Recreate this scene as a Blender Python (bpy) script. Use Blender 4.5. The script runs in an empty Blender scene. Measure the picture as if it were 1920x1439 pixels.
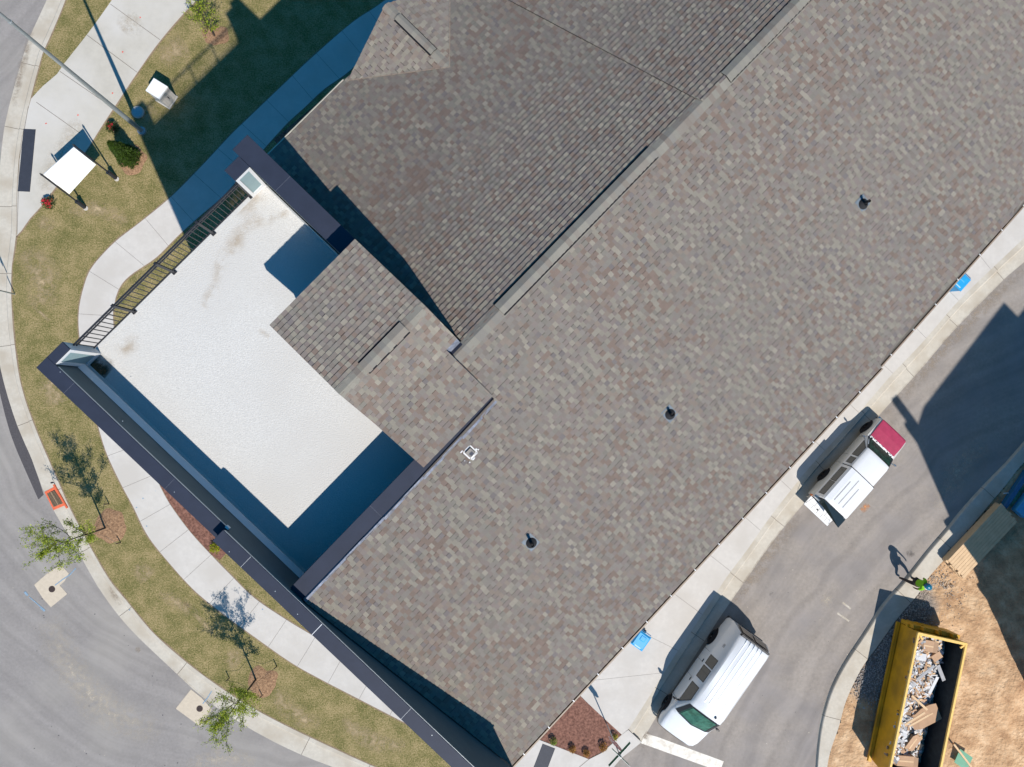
import bpy, bmesh, math, random
import numpy as np
from mathutils import Vector, Matrix
from mathutils.geometry import tessellate_polygon
from mathutils import noise as mnoise
R = math.radians
SC = bpy.context.scene
COL = SC.collection
rnd = random.Random(7)

# ------------------------------------------------------------------ camera model (pixels of the 1920x1439 photograph)
FPX, CX, CY, CH = 1419.0, 960.0, 719.5, 33.0
dn = Vector((880-CX, -(755-CY), -FPX)).normalized()
RM = dn.rotation_difference(Vector((0, 0, -1))).to_matrix()
def W(x, y, z=0.0):
    d = RM @ Vector((x-CX, -(y-CY), -FPX))
    t = (z-CH)/d.z
    return Vector((0, 0, CH)) + d*t
def G(p, z=0.0): return [W(a, b, z) for a, b in p]
AX = R(46.0)
UU = Vector((math.cos(AX), math.sin(AX), 0)); VV = Vector((math.sin(AX), -math.cos(AX), 0))
def B(u, v, z): return UU*u + VV*v + Vector((0, 0, z))
def uv(x, y, z):
    w = W(x, y, z); return w.dot(UU), w.dot(VV)

# ------------------------------------------------------------------ materials
def newmat(name):
    m = bpy.data.materials.new(name); m.use_nodes = True
    return m, m.node_tree.nodes, m.node_tree.links, m.node_tree.nodes['Principled BSDF']
def mat(name, col, rough=.7, metal=0., var=.12, scale=6., bump=.0, bscale=60., col2=None, spec=.3, detail=6, big=None, bigs=.5, coat=0):
    """noise-mottled principled material in object space"""
    m, N, L, P = newmat(name)
    tc = N.new('ShaderNodeTexCoord')
    n1 = N.new('ShaderNodeTexNoise'); n1.inputs['Scale'].default_value = scale; n1.inputs['Detail'].default_value = detail; n1.inputs['Roughness'].default_value = .65
    L.new(tc.outputs['Object'], n1.inputs['Vector'])
    cr = N.new('ShaderNodeValToRGB'); cr.color_ramp.elements[0].position = .32; cr.color_ramp.elements[1].position = .68
    c2 = col2 or tuple(min(1, c*(1+var)) for c in col)
    c1 = col if col2 else tuple(c*(1-var) for c in col)
    cr.color_ramp.elements[0].color = (*c1, 1); cr.color_ramp.elements[1].color = (*c2, 1)
    L.new(n1.outputs['Fac'], cr.inputs['Fac'])
    out = cr.outputs['Color']
    if big:
        n2 = N.new('ShaderNodeTexNoise'); n2.inputs['Scale'].default_value = bigs; n2.inputs['Detail'].default_value = 4
        L.new(tc.outputs['Object'], n2.inputs['Vector'])
        r2 = N.new('ShaderNodeValToRGB'); r2.color_ramp.elements[0].position = .42; r2.color_ramp.elements[1].position = .66
        L.new(n2.outputs['Fac'], r2.inputs['Fac'])
        mx = N.new('ShaderNodeMix'); mx.data_type = 'RGBA'
        L.new(r2.outputs['Color'], mx.inputs['Factor']); L.new(out, mx.inputs[6]); mx.inputs[7].default_value = (*big, 1)
        out = mx.outputs[2]
    L.new(out, P.inputs['Base Color'])
    P.inputs['Roughness'].default_value = rough; P.inputs['Metallic'].default_value = metal
    P.inputs['Specular IOR Level'].default_value = spec
    if coat: P.inputs['Coat Weight'].default_value = coat; P.inputs['Coat Roughness'].default_value = .06
    if bump:
        n3 = N.new('ShaderNodeTexNoise'); n3.inputs['Scale'].default_value = bscale; n3.inputs['Detail'].default_value = 5
        L.new(tc.outputs['Object'], n3.inputs['Vector'])
        bp = N.new('ShaderNodeBump'); bp.inputs['Strength'].default_value = 1; bp.inputs['Distance'].default_value = bump
        L.new(n3.outputs['Fac'], bp.inputs['Height']); L.new(bp.outputs['Normal'], P.inputs['Normal'])
    return m
def attrmat(name, rough=.9, bump=.002, bscale=140, var=.1, spec=.2):
    """colour from the mesh attribute 'tint' times fine granule noise"""
    m, N, L, P = newmat(name)
    at = N.new('ShaderNodeAttribute'); at.attribute_name = 'tint'
    tc = N.new('ShaderNodeTexCoord'); n1 = N.new('ShaderNodeTexNoise'); n1.inputs['Scale'].default_value = bscale; n1.inputs['Detail'].default_value = 3
    L.new(tc.outputs['Object'], n1.inputs['Vector'])
    mr = N.new('ShaderNodeMapRange'); mr.inputs['From Min'].default_value = .3; mr.inputs['From Max'].default_value = .7
    mr.inputs['To Min'].default_value = 1-var; mr.inputs['To Max'].default_value = 1+var
    L.new(n1.outputs['Fac'], mr.inputs['Value'])
    mx = N.new('ShaderNodeVectorMath'); mx.operation = 'SCALE'
    L.new(at.outputs['Color'], mx.inputs[0]); L.new(mr.outputs['Result'], mx.inputs['Scale'])
    L.new(mx.outputs['Vector'], P.inputs['Base Color'])
    P.inputs['Roughness'].default_value = rough; P.inputs['Specular IOR Level'].default_value = spec
    bp = N.new('ShaderNodeBump'); bp.inputs['Distance'].default_value = bump
    L.new(n1.outputs['Fac'], bp.inputs['Height']); L.new(bp.outputs['Normal'], P.inputs['Normal'])
    return m

# ------------------------------------------------------------------ mesh helpers
class MB:
    def __init__(s): s.v = []; s.f = []; s.mi = []; s.c = []; s.cur = 0; s.tint = None; s.mats = []
    def m(s, material):
        if material not in s.mats: s.mats.append(material)
        s.cur = s.mats.index(material); return s
    def face(s, pts, tint=None):
        b = len(s.v); s.v += [tuple(p) for p in pts]; s.f.append(tuple(range(b, b+len(pts)))); s.mi.append(s.cur); s.c.append(tint or s.tint or (1, 1, 1))
    def idx(s, verts, faces, tint=None):
        b = len(s.v); s.v += [tuple(p) for p in verts]
        for f in faces: s.f.append(tuple(b+i for i in f)); s.mi.append(s.cur); s.c.append(tint or s.tint or (1, 1, 1))
    def box(s, o, ex, ey, ez, taper=0.0, bev=0.0):
        """o = centre of the bottom, ex,ey,ez = full edge vectors"""
        o = Vector(o); ex = Vector(ex); ey = Vector(ey); ez = Vector(ez)
        k = 1-taper
        if bev <= 0:
            vs = [o-ex/2-ey/2, o+ex/2-ey/2, o+ex/2+ey/2, o-ex/2+ey/2]
            vs += [o+ez+(p-o)*k for p in vs]
            s.idx(vs, [(3, 2, 1, 0), (4, 5, 6, 7), (0, 1, 5, 4), (1, 2, 6, 5), (2, 3, 7, 6), (3, 0, 4, 7)])
        else:
            nx, ny, nz = ex.normalized()*bev, ey.normalized()*bev, ez.normalized()*bev
            def ring(c, hx, hy, n):
                return [c-hx-hy+nx*n, c+hx-hy-nx*n, c+hx-hy+ny*n, c+hx+hy-ny*n, c+hx+hy-nx*n, c-hx+hy+nx*n, c-hx+hy-ny*n, c-hx-hy+ny*n]
            r0 = ring(o, ex/2, ey/2, 1); r1 = ring(o+ez-nz, ex/2*k, ey/2*k, 1)
            hx, hy = ex/2*k-nx, ey/2*k-ny
            r2 = [o+ez+q for q in (-hx-hy, hx-hy, hx-hy, hx+hy, hx+hy, -hx+hy, -hx+hy, -hx-hy)]
            s.idx(r0+r1, [tuple(reversed(range(8)))]+[(i, (i+1) % 8, 8+(i+1) % 8, 8+i) for i in range(8)])
            q = [o+ez-hx-hy, o+ez+hx-hy, o+ez+hx+hy, o+ez-hx+hy]
            t = r1+q
            s.idx(t, [(0, 1, 9, 8), (1, 2, 9), (2, 3, 10, 9), (3, 4, 10), (4, 5, 11, 10), (5, 6, 11), (6, 7, 8, 11), (7, 0, 8), (8, 9, 10, 11)])
    def tube(s, pts, rad, n=8, caps=True):
        pts = [Vector(p) for p in pts]
        if not isinstance(rad, (list, tuple)): rad = [rad]*len(pts)
        rings = []; up = None
        for i, p in enumerate(pts):
            d = (pts[min(i+1, len(pts)-1)]-pts[max(i-1, 0)]).normalized()
            if up is None: up = d.orthogonal().normalized()
            a = (up-d*up.dot(d)).normalized(); up = a; b = d.cross(a)
            rings.append([p+(a*math.cos(t*2*math.pi/n)+b*math.sin(t*2*math.pi/n))*rad[i] for t in range(n)])
        vs = [q for r in rings for q in r]; fs = []
        for i in range(len(pts)-1):
            for t in range(n): fs.append((i*n+t, i*n+(t+1) % n, (i+1)*n+(t+1) % n, (i+1)*n+t))
        if caps: fs += [tuple(reversed(range(n))), tuple((len(pts)-1)*n+t for t in range(n))]
        s.idx(vs, fs)
    def poly(s, pts, th=0.0, down=None):
        """flat polygon, optional skirt of height th downwards"""
        pts = [Vector(p) for p in pts]
        area = sum(pts[i].x*pts[(i+1) % len(pts)].y-pts[(i+1) % len(pts)].x*pts[i].y for i in range(len(pts)))
        if area < 0: pts.reverse()
        tr = tessellate_polygon([pts]); fs = []
        for t in tr:
            a, b, c = (pts[i] for i in t)
            fs.append(t if (b-a).cross(c-a).z > 0 else (t[0], t[2], t[1]))
        s.idx(pts, fs)
        if th:
            n = len(pts); s.idx(pts+[p-Vector((0, 0, th)) for p in pts], [(i, n+i, n+(i+1) % n, (i+1) % n) for i in range(n)])
    def build(s, name, material=None, parent=None, smooth=False, tint=False):
        me = bpy.data.meshes.new(name); me.from_pydata(s.v, [], s.f)
        mats = s.mats or [material]
        for q in mats: me.materials.append(q)
        if len(mats) > 1: me.polygons.foreach_set('material_index', s.mi)
        if tint:
            at = me.color_attributes.new('tint', 'FLOAT_COLOR', 'CORNER'); arr = []
            for f, c in zip(s.f, s.c): arr += [c[0], c[1], c[2], 1.0]*len(f)
            at.data.foreach_set('color', arr)
        me.update()
        if smooth:
            bm = bmesh.new(); bm.from_mesh(me); bmesh.ops.remove_doubles(bm, verts=bm.verts, dist=1e-5); bm.to_mesh(me); bm.free()
            me.polygons.foreach_set('use_smooth', [True]*len(me.polygons)); me.set_sharp_from_angle(angle=R(38))
        o = bpy.data.objects.new(name, me); COL.objects.link(o)
        if parent is not None:
            o.parent = parent
            o.matrix_parent_inverse = Matrix.Translation(-Vector(parent.location)) if parent.type == 'EMPTY' or any(parent.location) else Matrix()
        return o
def thing(name, label, cat, loc=(0, 0, 0), group=None):
    o = bpy.data.objects.new(name, None); COL.objects.link(o); o.location = loc; o.empty_display_size = .3
    return tag(o, label, cat, group)
def tag(o, label, cat, group=None):
    o['label'] = label; o['category'] = cat
    if group: o['group'] = group
    return o
def struct(o, label=None):
    o['kind'] = 'structure'
    if label: o['label'] = label
    return o
def crom(P, step=.6):
    P = [Vector(p) for p in P]; out = []
    for i in range(len(P)-1):
        a = P[max(i-1, 0)]; b = P[i]; c = P[i+1]; d = P[min(i+2, len(P)-1)]
        n = max(1, int((c-b).length/step))
        for k in range(n):
            t = k/n; t2 = t*t; t3 = t2*t
            out.append(.5*((2*b)+(c-a)*t+(2*a-5*b+4*c-d)*t2+(3*b-a-3*c+d)*t3))
    out.append(P[-1]); return out
def resample(P, n):
    L = [0]
    for i in range(1, len(P)): L.append(L[-1]+(P[i]-P[i-1]).length)
    out = []; j = 0
    for k in range(n+1):
        s = L[-1]*k/n
        while j < len(P)-2 and L[j+1] < s: j += 1
        t = (s-L[j])/max(1e-9, L[j+1]-L[j]); out.append(P[j].lerp(P[j+1], min(1, t)))
    return out
def length(P): return sum((P[i+1]-P[i]).length for i in range(len(P)-1))
def zup(v, z): return Vector((v.x, v.y, z))

# ------------------------------------------------------------------ palette
M = {}
M['asphalt'] = mat('asphalt', (.245, .228, .218), .9, var=.09, scale=9, bump=.006, bscale=150, big=(.275, .256, .238), bigs=.35)
M['asphalt_dark'] = mat('asphalt_patch', (.075, .07, .075), .9, var=.2, scale=14, bump=.006, bscale=150)
M['asphalt_tan'] = mat('asphalt_dusty', (.262, .234, .210), .9, var=.10, scale=7, bump=.006, bscale=150, big=(.235, .215, .205), bigs=.5)
M['concrete'] = mat('concrete', (.50, .475, .445), .85, var=.05, scale=5, bump=.002, bscale=120, big=(.46, .432, .398), bigs=.8)
M['concrete_curb'] = mat('kerb_concrete', (.47, .435, .375), .85, var=.08, scale=7, bump=.003, bscale=110, big=(.40, .355, .29), bigs=1.1)
M['concrete_old'] = mat('plaza_concrete', (.44, .415, .365), .85, var=.06, scale=3, bump=.003, bscale=90, big=(.50, .48, .45), bigs=.35)
M['joint'] = mat('joint', (.11, .09, .075), .95)
M['pad'] = mat('pad_concrete', (.50, .43, .34), .85, var=.07, scale=8, bump=.002)
M['shingle'] = attrmat('shingle', .95, .002, 170, .16)
M['membrane'] = mat('deck_membrane', (.52, .515, .498), .85, var=.13, scale=34, bump=.012, bscale=30, big=(.495, .485, .465), bigs=.4)
M['cap'] = mat('parapet_cap_metal', (.022, .028, .048), .6, var=.12, scale=2, spec=.3)
M['wallgrey'] = mat('grey_panel_wall', (.085, .115, .125), .7, var=.08, scale=2, bump=.002)
M['trimwhite'] = mat('white_trim', (.62, .63, .64), .5, var=.03)
M['flash'] = mat('metal_flashing', (.17, .185, .23), .6, metal=.0, var=.45, scale=9, bump=.004, bscale=14)
M['siding'] = mat('siding', (.30, .27, .23), .8, var=.05)
M['brown'] = mat('gutter_brown', (.26, .20, .15), .5, var=.12)
M['seam'] = mat('lap_joint', (.11, .12, .15), .6)
M['cream'] = mat('cream_gutter', (.42, .40, .33), .6)
M['black'] = mat('black_metal', (.018, .019, .024), .4, var=.1, spec=.5)
M['rubber'] = mat('black_rubber', (.018, .018, .02), .8)
M['void'] = mat('dark_gap', (.006, .006, .010), .9)
M['steel'] = mat('galvanised', (.42, .46, .48), .45, metal=.55, var=.08)
M['white'] = mat('white_paint', (.72, .73, .74), .35, var=.02, spec=.5)
M['carwhite'] = mat('white_car_paint', (.66, .68, .71), .25, var=.015, spec=.5, coat=.6)
M['carbeige'] = mat('beige_car_paint', (.50, .50, .48), .3, var=.02, spec=.5, coat=.5)
M['carred'] = mat('faded_red_paint', (.34, .035, .085), .5, var=.12, scale=4, spec=.4)
M['glassdk'] = mat('dark_green_windscreen', (.02, .05, .035), .25, var=.6, scale=6, spec=.35)
M['glass'] = mat('tinted_glass', (.015, .022, .022), .05, var=.1, spec=.8)
M['glassg'] = mat('green_windscreen', (.035, .115, .085), .28, var=.45, scale=4, spec=.3)
M['chrome'] = mat('chrome', (.5, .5, .5), .2, metal=.9)
M['redlens'] = mat('red_lens', (.55, .02, .02), .2, spec=.6)
M['orangelens'] = mat('orange_lens', (.6, .16, .03), .25)
M['yellow'] = mat('yellow_steel', (.62, .32, .012), .5, var=.12, scale=3, col2=(.68, .37, .02), big=(.42, .23, .02), bigs=1.1, spec=.4)
M['yellowrim'] = mat('worn_yellow_rim', (.72, .47, .14), .55, var=.12, scale=9)
M['rustin'] = mat('bin_inside', (.035, .045, .05), .8, var=.3, scale=4)
M['cardboard'] = mat('cardboard', (.42, .27, .17), .85, var=.08, scale=5)
M['wood'] = mat('lumber', (.58, .41, .25), .75, var=.1, scale=3)
M['board'] = mat('white_board', (.55, .55, .56), .7, var=.08)
M['greyboard'] = mat('grey_board', (.30, .30, .31), .7, var=.15)
M['bluebin'] = mat('blue_plastic', (.02, .30, .62), .35, var=.06, spec=.5)
M['bluedark'] = mat('blue_plastic_dark', (.015, .12, .26), .45)
M['tarp'] = mat('blue_sheet', (.05, .34, .62), .4, var=.1)
M['mulchred'] = mat('red_mulch', (.085, .038, .028), .95, col2=(.30, .15, .11), scale=9, detail=12, bump=.03, bscale=40)
M['mulch'] = mat('straw_mulch', (.13, .07, .04), .95, col2=(.42, .26, .15), scale=15, detail=12, bump=.03, bscale=40)
M['bark'] = mat('bark', (.06, .045, .035), .9, var=.3, scale=20)
M['green'] = mat('sign_green', (.012, .15, .085), .4, var=.05)
M['signred'] = mat('sign_red', (.42, .02, .03), .4, var=.08)
M['orange'] = mat('orange_mat', (.62, .13, .06), .7, var=.15, scale=12)
M['sprayblue'] = mat('blue_spray', (.20, .29, .38), .9, var=.3, scale=30)
M['sprayred'] = mat('red_spray', (.6, .10, .08), .9)
M['lime'] = mat('lime_shirt', (.22, .52, .02), .8, var=.06)
M['skin'] = mat('skin', (.20, .11, .07), .6)
M['trouser'] = mat('dark_trousers', (.06, .045, .04), .85)
M['helmet'] = mat('blue_helmet', (.01, .13, .22), .25, spec=.6)
M['stain'] = mat('rust_stain', (.36, .24, .13), .9, var=.2)
M['tactile'] = mat('tactile_mat', (.035, .04, .055), .6, var=.1)
M['glassgreen'] = mat('green_sheet', (.05, .26, .16), .3, var=.1)
M['sealant'] = mat('white_sealant', (.6, .6, .6), .6, var=.1)

def tracks(m, c, f=2.2, amt=.10):
    """faint worn wheel lanes curving round the point c"""
    N, L = m.node_tree.nodes, m.node_tree.links; P = N['Principled BSDF']; src = P.inputs['Base Color'].links[0].from_socket
    ge = N.new('ShaderNodeNewGeometry'); sb = N.new('ShaderNodeVectorMath'); sb.operation = 'SUBTRACT'; sb.inputs[1].default_value = (c.x, c.y, 0); L.new(ge.outputs['Position'], sb.inputs[0])
    ln = N.new('ShaderNodeVectorMath'); ln.operation = 'LENGTH'; L.new(sb.outputs[0], ln.inputs[0])
    nz = N.new('ShaderNodeTexNoise'); nz.inputs['Scale'].default_value = .22; L.new(ge.outputs['Position'], nz.inputs['Vector'])
    ma = N.new('ShaderNodeMath'); ma.operation = 'MULTIPLY_ADD'; ma.inputs[1].default_value = 1.6; L.new(nz.outputs['Fac'], ma.inputs[0]); L.new(ln.outputs['Value'], ma.inputs[2])
    n1 = N.new('ShaderNodeTexNoise'); n1.noise_dimensions = '1D'; n1.inputs['Scale'].default_value = f; n1.inputs['Detail'].default_value = 5; L.new(ma.outputs[0], n1.inputs['W'])
    n2 = N.new('ShaderNodeTexNoise'); n2.inputs['Scale'].default_value = .9; n2.inputs['Detail'].default_value = 7; n2.inputs['Roughness'].default_value = .7; L.new(ge.outputs['Position'], n2.inputs['Vector'])
    ad = N.new('ShaderNodeMath'); ad.operation = 'ADD'; L.new(n1.outputs['Fac'], ad.inputs[0]); L.new(n2.outputs['Fac'], ad.inputs[1])
    mr = N.new('ShaderNodeMapRange'); mr.inputs['From Min'].default_value = .75; mr.inputs['From Max'].default_value = 1.25; mr.inputs['To Min'].default_value = 1-amt; mr.inputs['To Max'].default_value = 1+amt; L.new(ad.outputs[0], mr.inputs['Value'])
    sc = N.new('ShaderNodeVectorMath'); sc.operation = 'SCALE'; L.new(src, sc.inputs[0]); L.new(mr.outputs['Result'], sc.inputs['Scale']); L.new(sc.outputs[0], P.inputs['Base Color'])
tracks(M['asphalt'], W(640, 560)); tracks(M['asphalt_tan'], W(2400, 1800), 1.6, .13)
def grassmat(name='lawn'):
    m, N, L, P = newmat(name)
    tc = N.new('ShaderNodeTexCoord')
    def noise(s, d=6, ro=.6):
        n = N.new('ShaderNodeTexNoise'); n.inputs['Scale'].default_value = s; n.inputs['Detail'].default_value = d; n.inputs['Roughness'].default_value = ro
        L.new(tc.outputs['Object'], n.inputs['Vector']); return n
    a = noise(17, 10, .8); r = N.new('ShaderNodeValToRGB'); e = r.color_ramp.elements
    e[0].position = .28; e[0].color = (.105, .115, .034, 1); e[1].position = .72; e[1].color = (.41, .315, .165, 1)
    x = r.color_ramp.elements.new(.5); x.color = (.225, .195, .076, 1)
    b = noise(1.5, 6, .65)
    mm = N.new('ShaderNodeMath'); mm.operation = 'MULTIPLY_ADD'; mm.inputs[1].default_value = .75; L.new(b.outputs['Fac'], mm.inputs[0])
    m2 = N.new('ShaderNodeMath'); m2.operation = 'MULTIPLY_ADD'; m2.inputs[1].default_value = 2.1; m2.inputs[2].default_value = -.90
    L.new(a.outputs['Fac'], m2.inputs[0]); L.new(m2.outputs[0], mm.inputs[2])
    L.new(mm.outputs[0], r.inputs['Fac']); out = r.outputs['Color']
    # dry straw strands
    mp = N.new('ShaderNodeMapping'); mp.inputs['Rotation'].default_value = (0, 0, .6); mp.inputs['Scale'].default_value = (6, 34, 1)
    L.new(tc.outputs['Object'], mp.inputs['Vector'])
    s = N.new('ShaderNodeTexNoise'); s.inputs['Scale'].default_value = 2.2; s.inputs['Detail'].default_value = 5; s.inputs['Distortion'].default_value = 1.5; L.new(mp.outputs[0], s.inputs['Vector'])
    sr = N.new('ShaderNodeValToRGB'); sr.color_ramp.elements[0].position = .60; sr.color_ramp.elements[1].position = .72; L.new(s.outputs['Fac'], sr.inputs['Fac'])
    mx = N.new('ShaderNodeMix'); mx.data_type = 'RGBA'; L.new(sr.outputs['Color'], mx.inputs['Factor']); L.new(out, mx.inputs[6]); mx.inputs[7].default_value = (.42, .32, .18, 1)
    L.new(mx.outputs[2], P.inputs['Base Color'])
    P.inputs['Roughness'].default_value = .95; P.inputs['Specular IOR Level'].default_value = .1
    c = noise(45, 4); bp = N.new('ShaderNodeBump'); bp.inputs['Distance'].default_value = .05
    L.new(c.outputs['Fac'], bp.inputs['Height']); L.new(bp.outputs['Normal'], P.inputs['Normal'])
    return m
M['grass'] = grassmat()
def dirtmat():
    m, N, L, P = newmat('bare_dirt')
    tc = N.new('ShaderNodeTexCoord')
    n = N.new('ShaderNodeTexNoise'); n.inputs['Scale'].default_value = 1.3; n.inputs['Detail'].default_value = 10; n.inputs['Roughness'].default_value = .7; L.new(tc.outputs['Object'], n.inputs['Vector'])
    r = N.new('ShaderNodeValToRGB'); e = r.color_ramp.elements; e[0].position = .3; e[0].color = (.26, .145, .075, 1); e[1].position = .68; e[1].color = (.61, .44, .28, 1)
    q = e.new(.5); q.color = (.45, .29, .165, 1)
    L.new(n.outputs['Fac'], r.inputs['Fac']); P.inputs['Roughness'].default_value = .95
    at = N.new('ShaderNodeAttribute'); at.attribute_name = 'gravel'
    vo = N.new('ShaderNodeTexVoronoi'); vo.inputs['Scale'].default_value = 30; L.new(tc.outputs['Object'], vo.inputs['Vector'])
    hs = N.new('ShaderNodeValToRGB'); hs.color_ramp.elements[0].color = (.12, .10, .09, 1); hs.color_ramp.elements[1].color = (.34, .29, .25, 1); L.new(vo.outputs['Color'], hs.inputs['Fac'])
    mg = N.new('ShaderNodeMix'); mg.data_type = 'RGBA'; L.new(at.outputs['Color'], mg.inputs['Factor']); L.new(r.outputs['Color'], mg.inputs[6]); L.new(hs.outputs['Color'], mg.inputs[7]); L.new(mg.outputs[2], P.inputs['Base Color'])
    n2 = N.new('ShaderNodeTexNoise'); n2.inputs['Scale'].default_value = 7; n2.inputs['Detail'].default_value = 9; L.new(tc.outputs['Object'], n2.inputs['Vector'])
    bp = N.new('ShaderNodeBump'); bp.inputs['Distance'].default_value = .09; L.new(n2.outputs['Fac'], bp.inputs['Height']); L.new(bp.outputs['Normal'], P.inputs['Normal'])
    return m
M['dirt'] = dirtmat()
M['gravel'] = attrmat('gravel_stones', .9, .002, 60, .2)
M['leaf'] = attrmat('leaves', .6, .001, 40, .1)
def _tl(m):
    N, L = m.node_tree.nodes, m.node_tree.links; P = N['Principled BSDF']; o = N['Material Output']; src = P.inputs['Base Color'].links[0].from_socket
    t = N.new('ShaderNodeBsdfTranslucent'); L.new(src, t.inputs['Color']); mx = N.new('ShaderNodeMixShader'); mx.inputs[0].default_value = .35
    L.new(P.outputs[0], mx.inputs[1]); L.new(t.outputs[0], mx.inputs[2]); L.new(mx.outputs[0], o.inputs['Surface'])
_tl(M['leaf'])

# ================================================================== GROUND
mb = MB(); mb.poly([(-300, -300, -.12), (300, -300, -.12), (300, 300, -.12), (-300, 300, -.12)])
struct(mb.build('ground', M['grass']))

# left street ------------------------------------------------------
curbL_in = [(140, -60), (123, 0), (95, 67), (80, 100), (66, 150), (56, 190), (50, 215), (40, 262), (35, 300), (31, 370), (30, 443), (22, 500), (21, 560), (24, 613), (37, 713), (60, 787), (87, 853), (109, 903), (127, 945), (172, 1031), (210, 1095), (240, 1130), (285, 1185), (348, 1241), (408, 1286), (472, 1327), (546, 1366), (620, 1401), (663, 1421), (760, 1462), (900, 1510)]
curbL_out = [(110, -60), (88, 0), (60, 60), (42, 110), (17, 200), (8, 240), (1, 300), (-6, 370), (-12, 443), (-16, 500), (-18, 560), (-14, 613), (6, 713), (33, 800), (58, 857), (80, 917), (101, 958), (150, 1041), (182, 1098), (221, 1153), (262, 1198), (333, 1265), (360, 1291), (412, 1331), (476, 1371), (513, 1391), (566, 1416), (625, 1439), (760, 1490), (900, 1540)]
CI = resample(crom(G(curbL_in, .13)), 150); CO = resample(crom(G(curbL_out, 0)), 150)
def curb_strip(inner, outer, frac=.72, ztop=.13, flip=False):
    mb = MB(); mb.m(M['concrete_curb'])
    n = len(inner); fine = resample(inner, 1500); k0 = 0; al = []
    for q in outer:
        best = min(range(k0, min(len(fine), k0+120)), key=lambda i: (fine[i]-q).length); k0 = best; al.append(fine[best])
    al[0] = inner[0]; al[-1] = inner[-1]; inner = al
    prof = [(0, .004), (frac, .012), (frac+.05, ztop-.03), (frac+.09, ztop), (1, ztop)]
    rows = []
    for a, b in zip(inner, outer):
        rows.append([Vector((b.x+(a.x-b.x)*t, b.y+(a.y-b.y)*t, z)) for t, z in prof])
    for i in range(n-1):
        for k in range(len(prof)-1):
            q = [rows[i][k], rows[i+1][k], rows[i+1][k+1], rows[i][k+1]]
            if (q[1]-q[0]).cross(q[2]-q[0]).z < 0: q.reverse()
            mb.face(q)
    # contraction joints
    mb.m(M['joint']); acc = 0; nxt = 1.5
    for i in range(n-1):
        acc += (inner[i+1]-inner[i]).length
        if acc > nxt:
            nxt += 3.05; d = (inner[i+1]-inner[i]).normalized()*.009
            r = rows[i]
            for k in range(len(prof)-1):
                z = Vector((0, 0, .003)); q = [r[k]-d+z, r[k]+d+z, r[k+1]+d+z, r[k+1]-d+z]
                if (q[1]-q[0]).cross(q[2]-q[0]).z < 0: q.reverse()
                mb.face(q)
    return mb
struct(curb_strip(CI, CO).build('kerb'))
far = [W(x, y, 0) for x, y in [(900, 2300), (-900, 2300), (-900, -600), (150, -600)]]
mb = MB(); mb.poly([zup(p.lerp(q, .1), 0) for p, q in zip(CO, CI)]+[zup(p, 0) for p in far]); struct(mb.build('road', M['asphalt']))
# darker seal strip along the kerb
dk = resample(crom(G([(-14, 660), (0, 740), (20, 815), (43, 872), (72, 937)], .004)), 30)
dk2 = resample(crom(G([(-14, 600), (6, 705), (33, 796), (58, 855), (82, 928)], .004)), 30)
mb = MB(); mb.poly([zup(p, .004) for p in dk]+[zup(p, .004) for p in reversed(dk2)]); struct(mb.build('asphalt_patch', M['asphalt_dark']))

# lawn (all ground between the kerb and the far side of the building)
mb = MB()
lawn = [zup(p.lerp(q, .05), .12) for p, q in zip(CI, CO)]+[W(900, 1560, .12), W(1010, 1439, .12), W(860, 755, .12), W(1500, 100, .12), W(1800, -300, .12), W(140, -300, .12)]
mb.poly(lawn); struct(mb.build('lawn', M['grass']))

# curved pavement ---------------------------------------------------
swo = [(860, -110), (723, 0), (660, 43), (583, 110), (527, 163), (460, 227), (433, 253), (377, 313), (320, 370), (263, 417), (220, 450), (190, 480), (167, 510), (152, 557), (147, 597), (150, 640), (158, 690), (170, 750), (185, 803), (197, 843), (213, 880), (233, 920), (249, 949), (277, 1005), (318, 1057), (367, 1110), (423, 1155), (479, 1196), (546, 1243), (603, 1275), (663, 1306), (760, 1356), (860, 1405)]
swi = [(960, -90), (800, 20), (700, 95), (647, 140), (608, 167), (573, 200), (540, 230), (490, 285), (423, 363), (375, 405), (333, 443), (293, 483), (253, 510), (230, 530), (217, 557), (212, 583), (213, 612), (220, 660), (233, 730), (250, 790), (268, 840), (285, 885), (296, 904), (318, 945), (356, 997), (397, 1042), (434, 1080), (476, 1121), (530, 1158), (576, 1186), (650, 1228), (760, 1290), (860, 1340)]
SO = crom(G(swo, .135), .3); SI = crom(G(swi, .135), .3)
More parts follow.
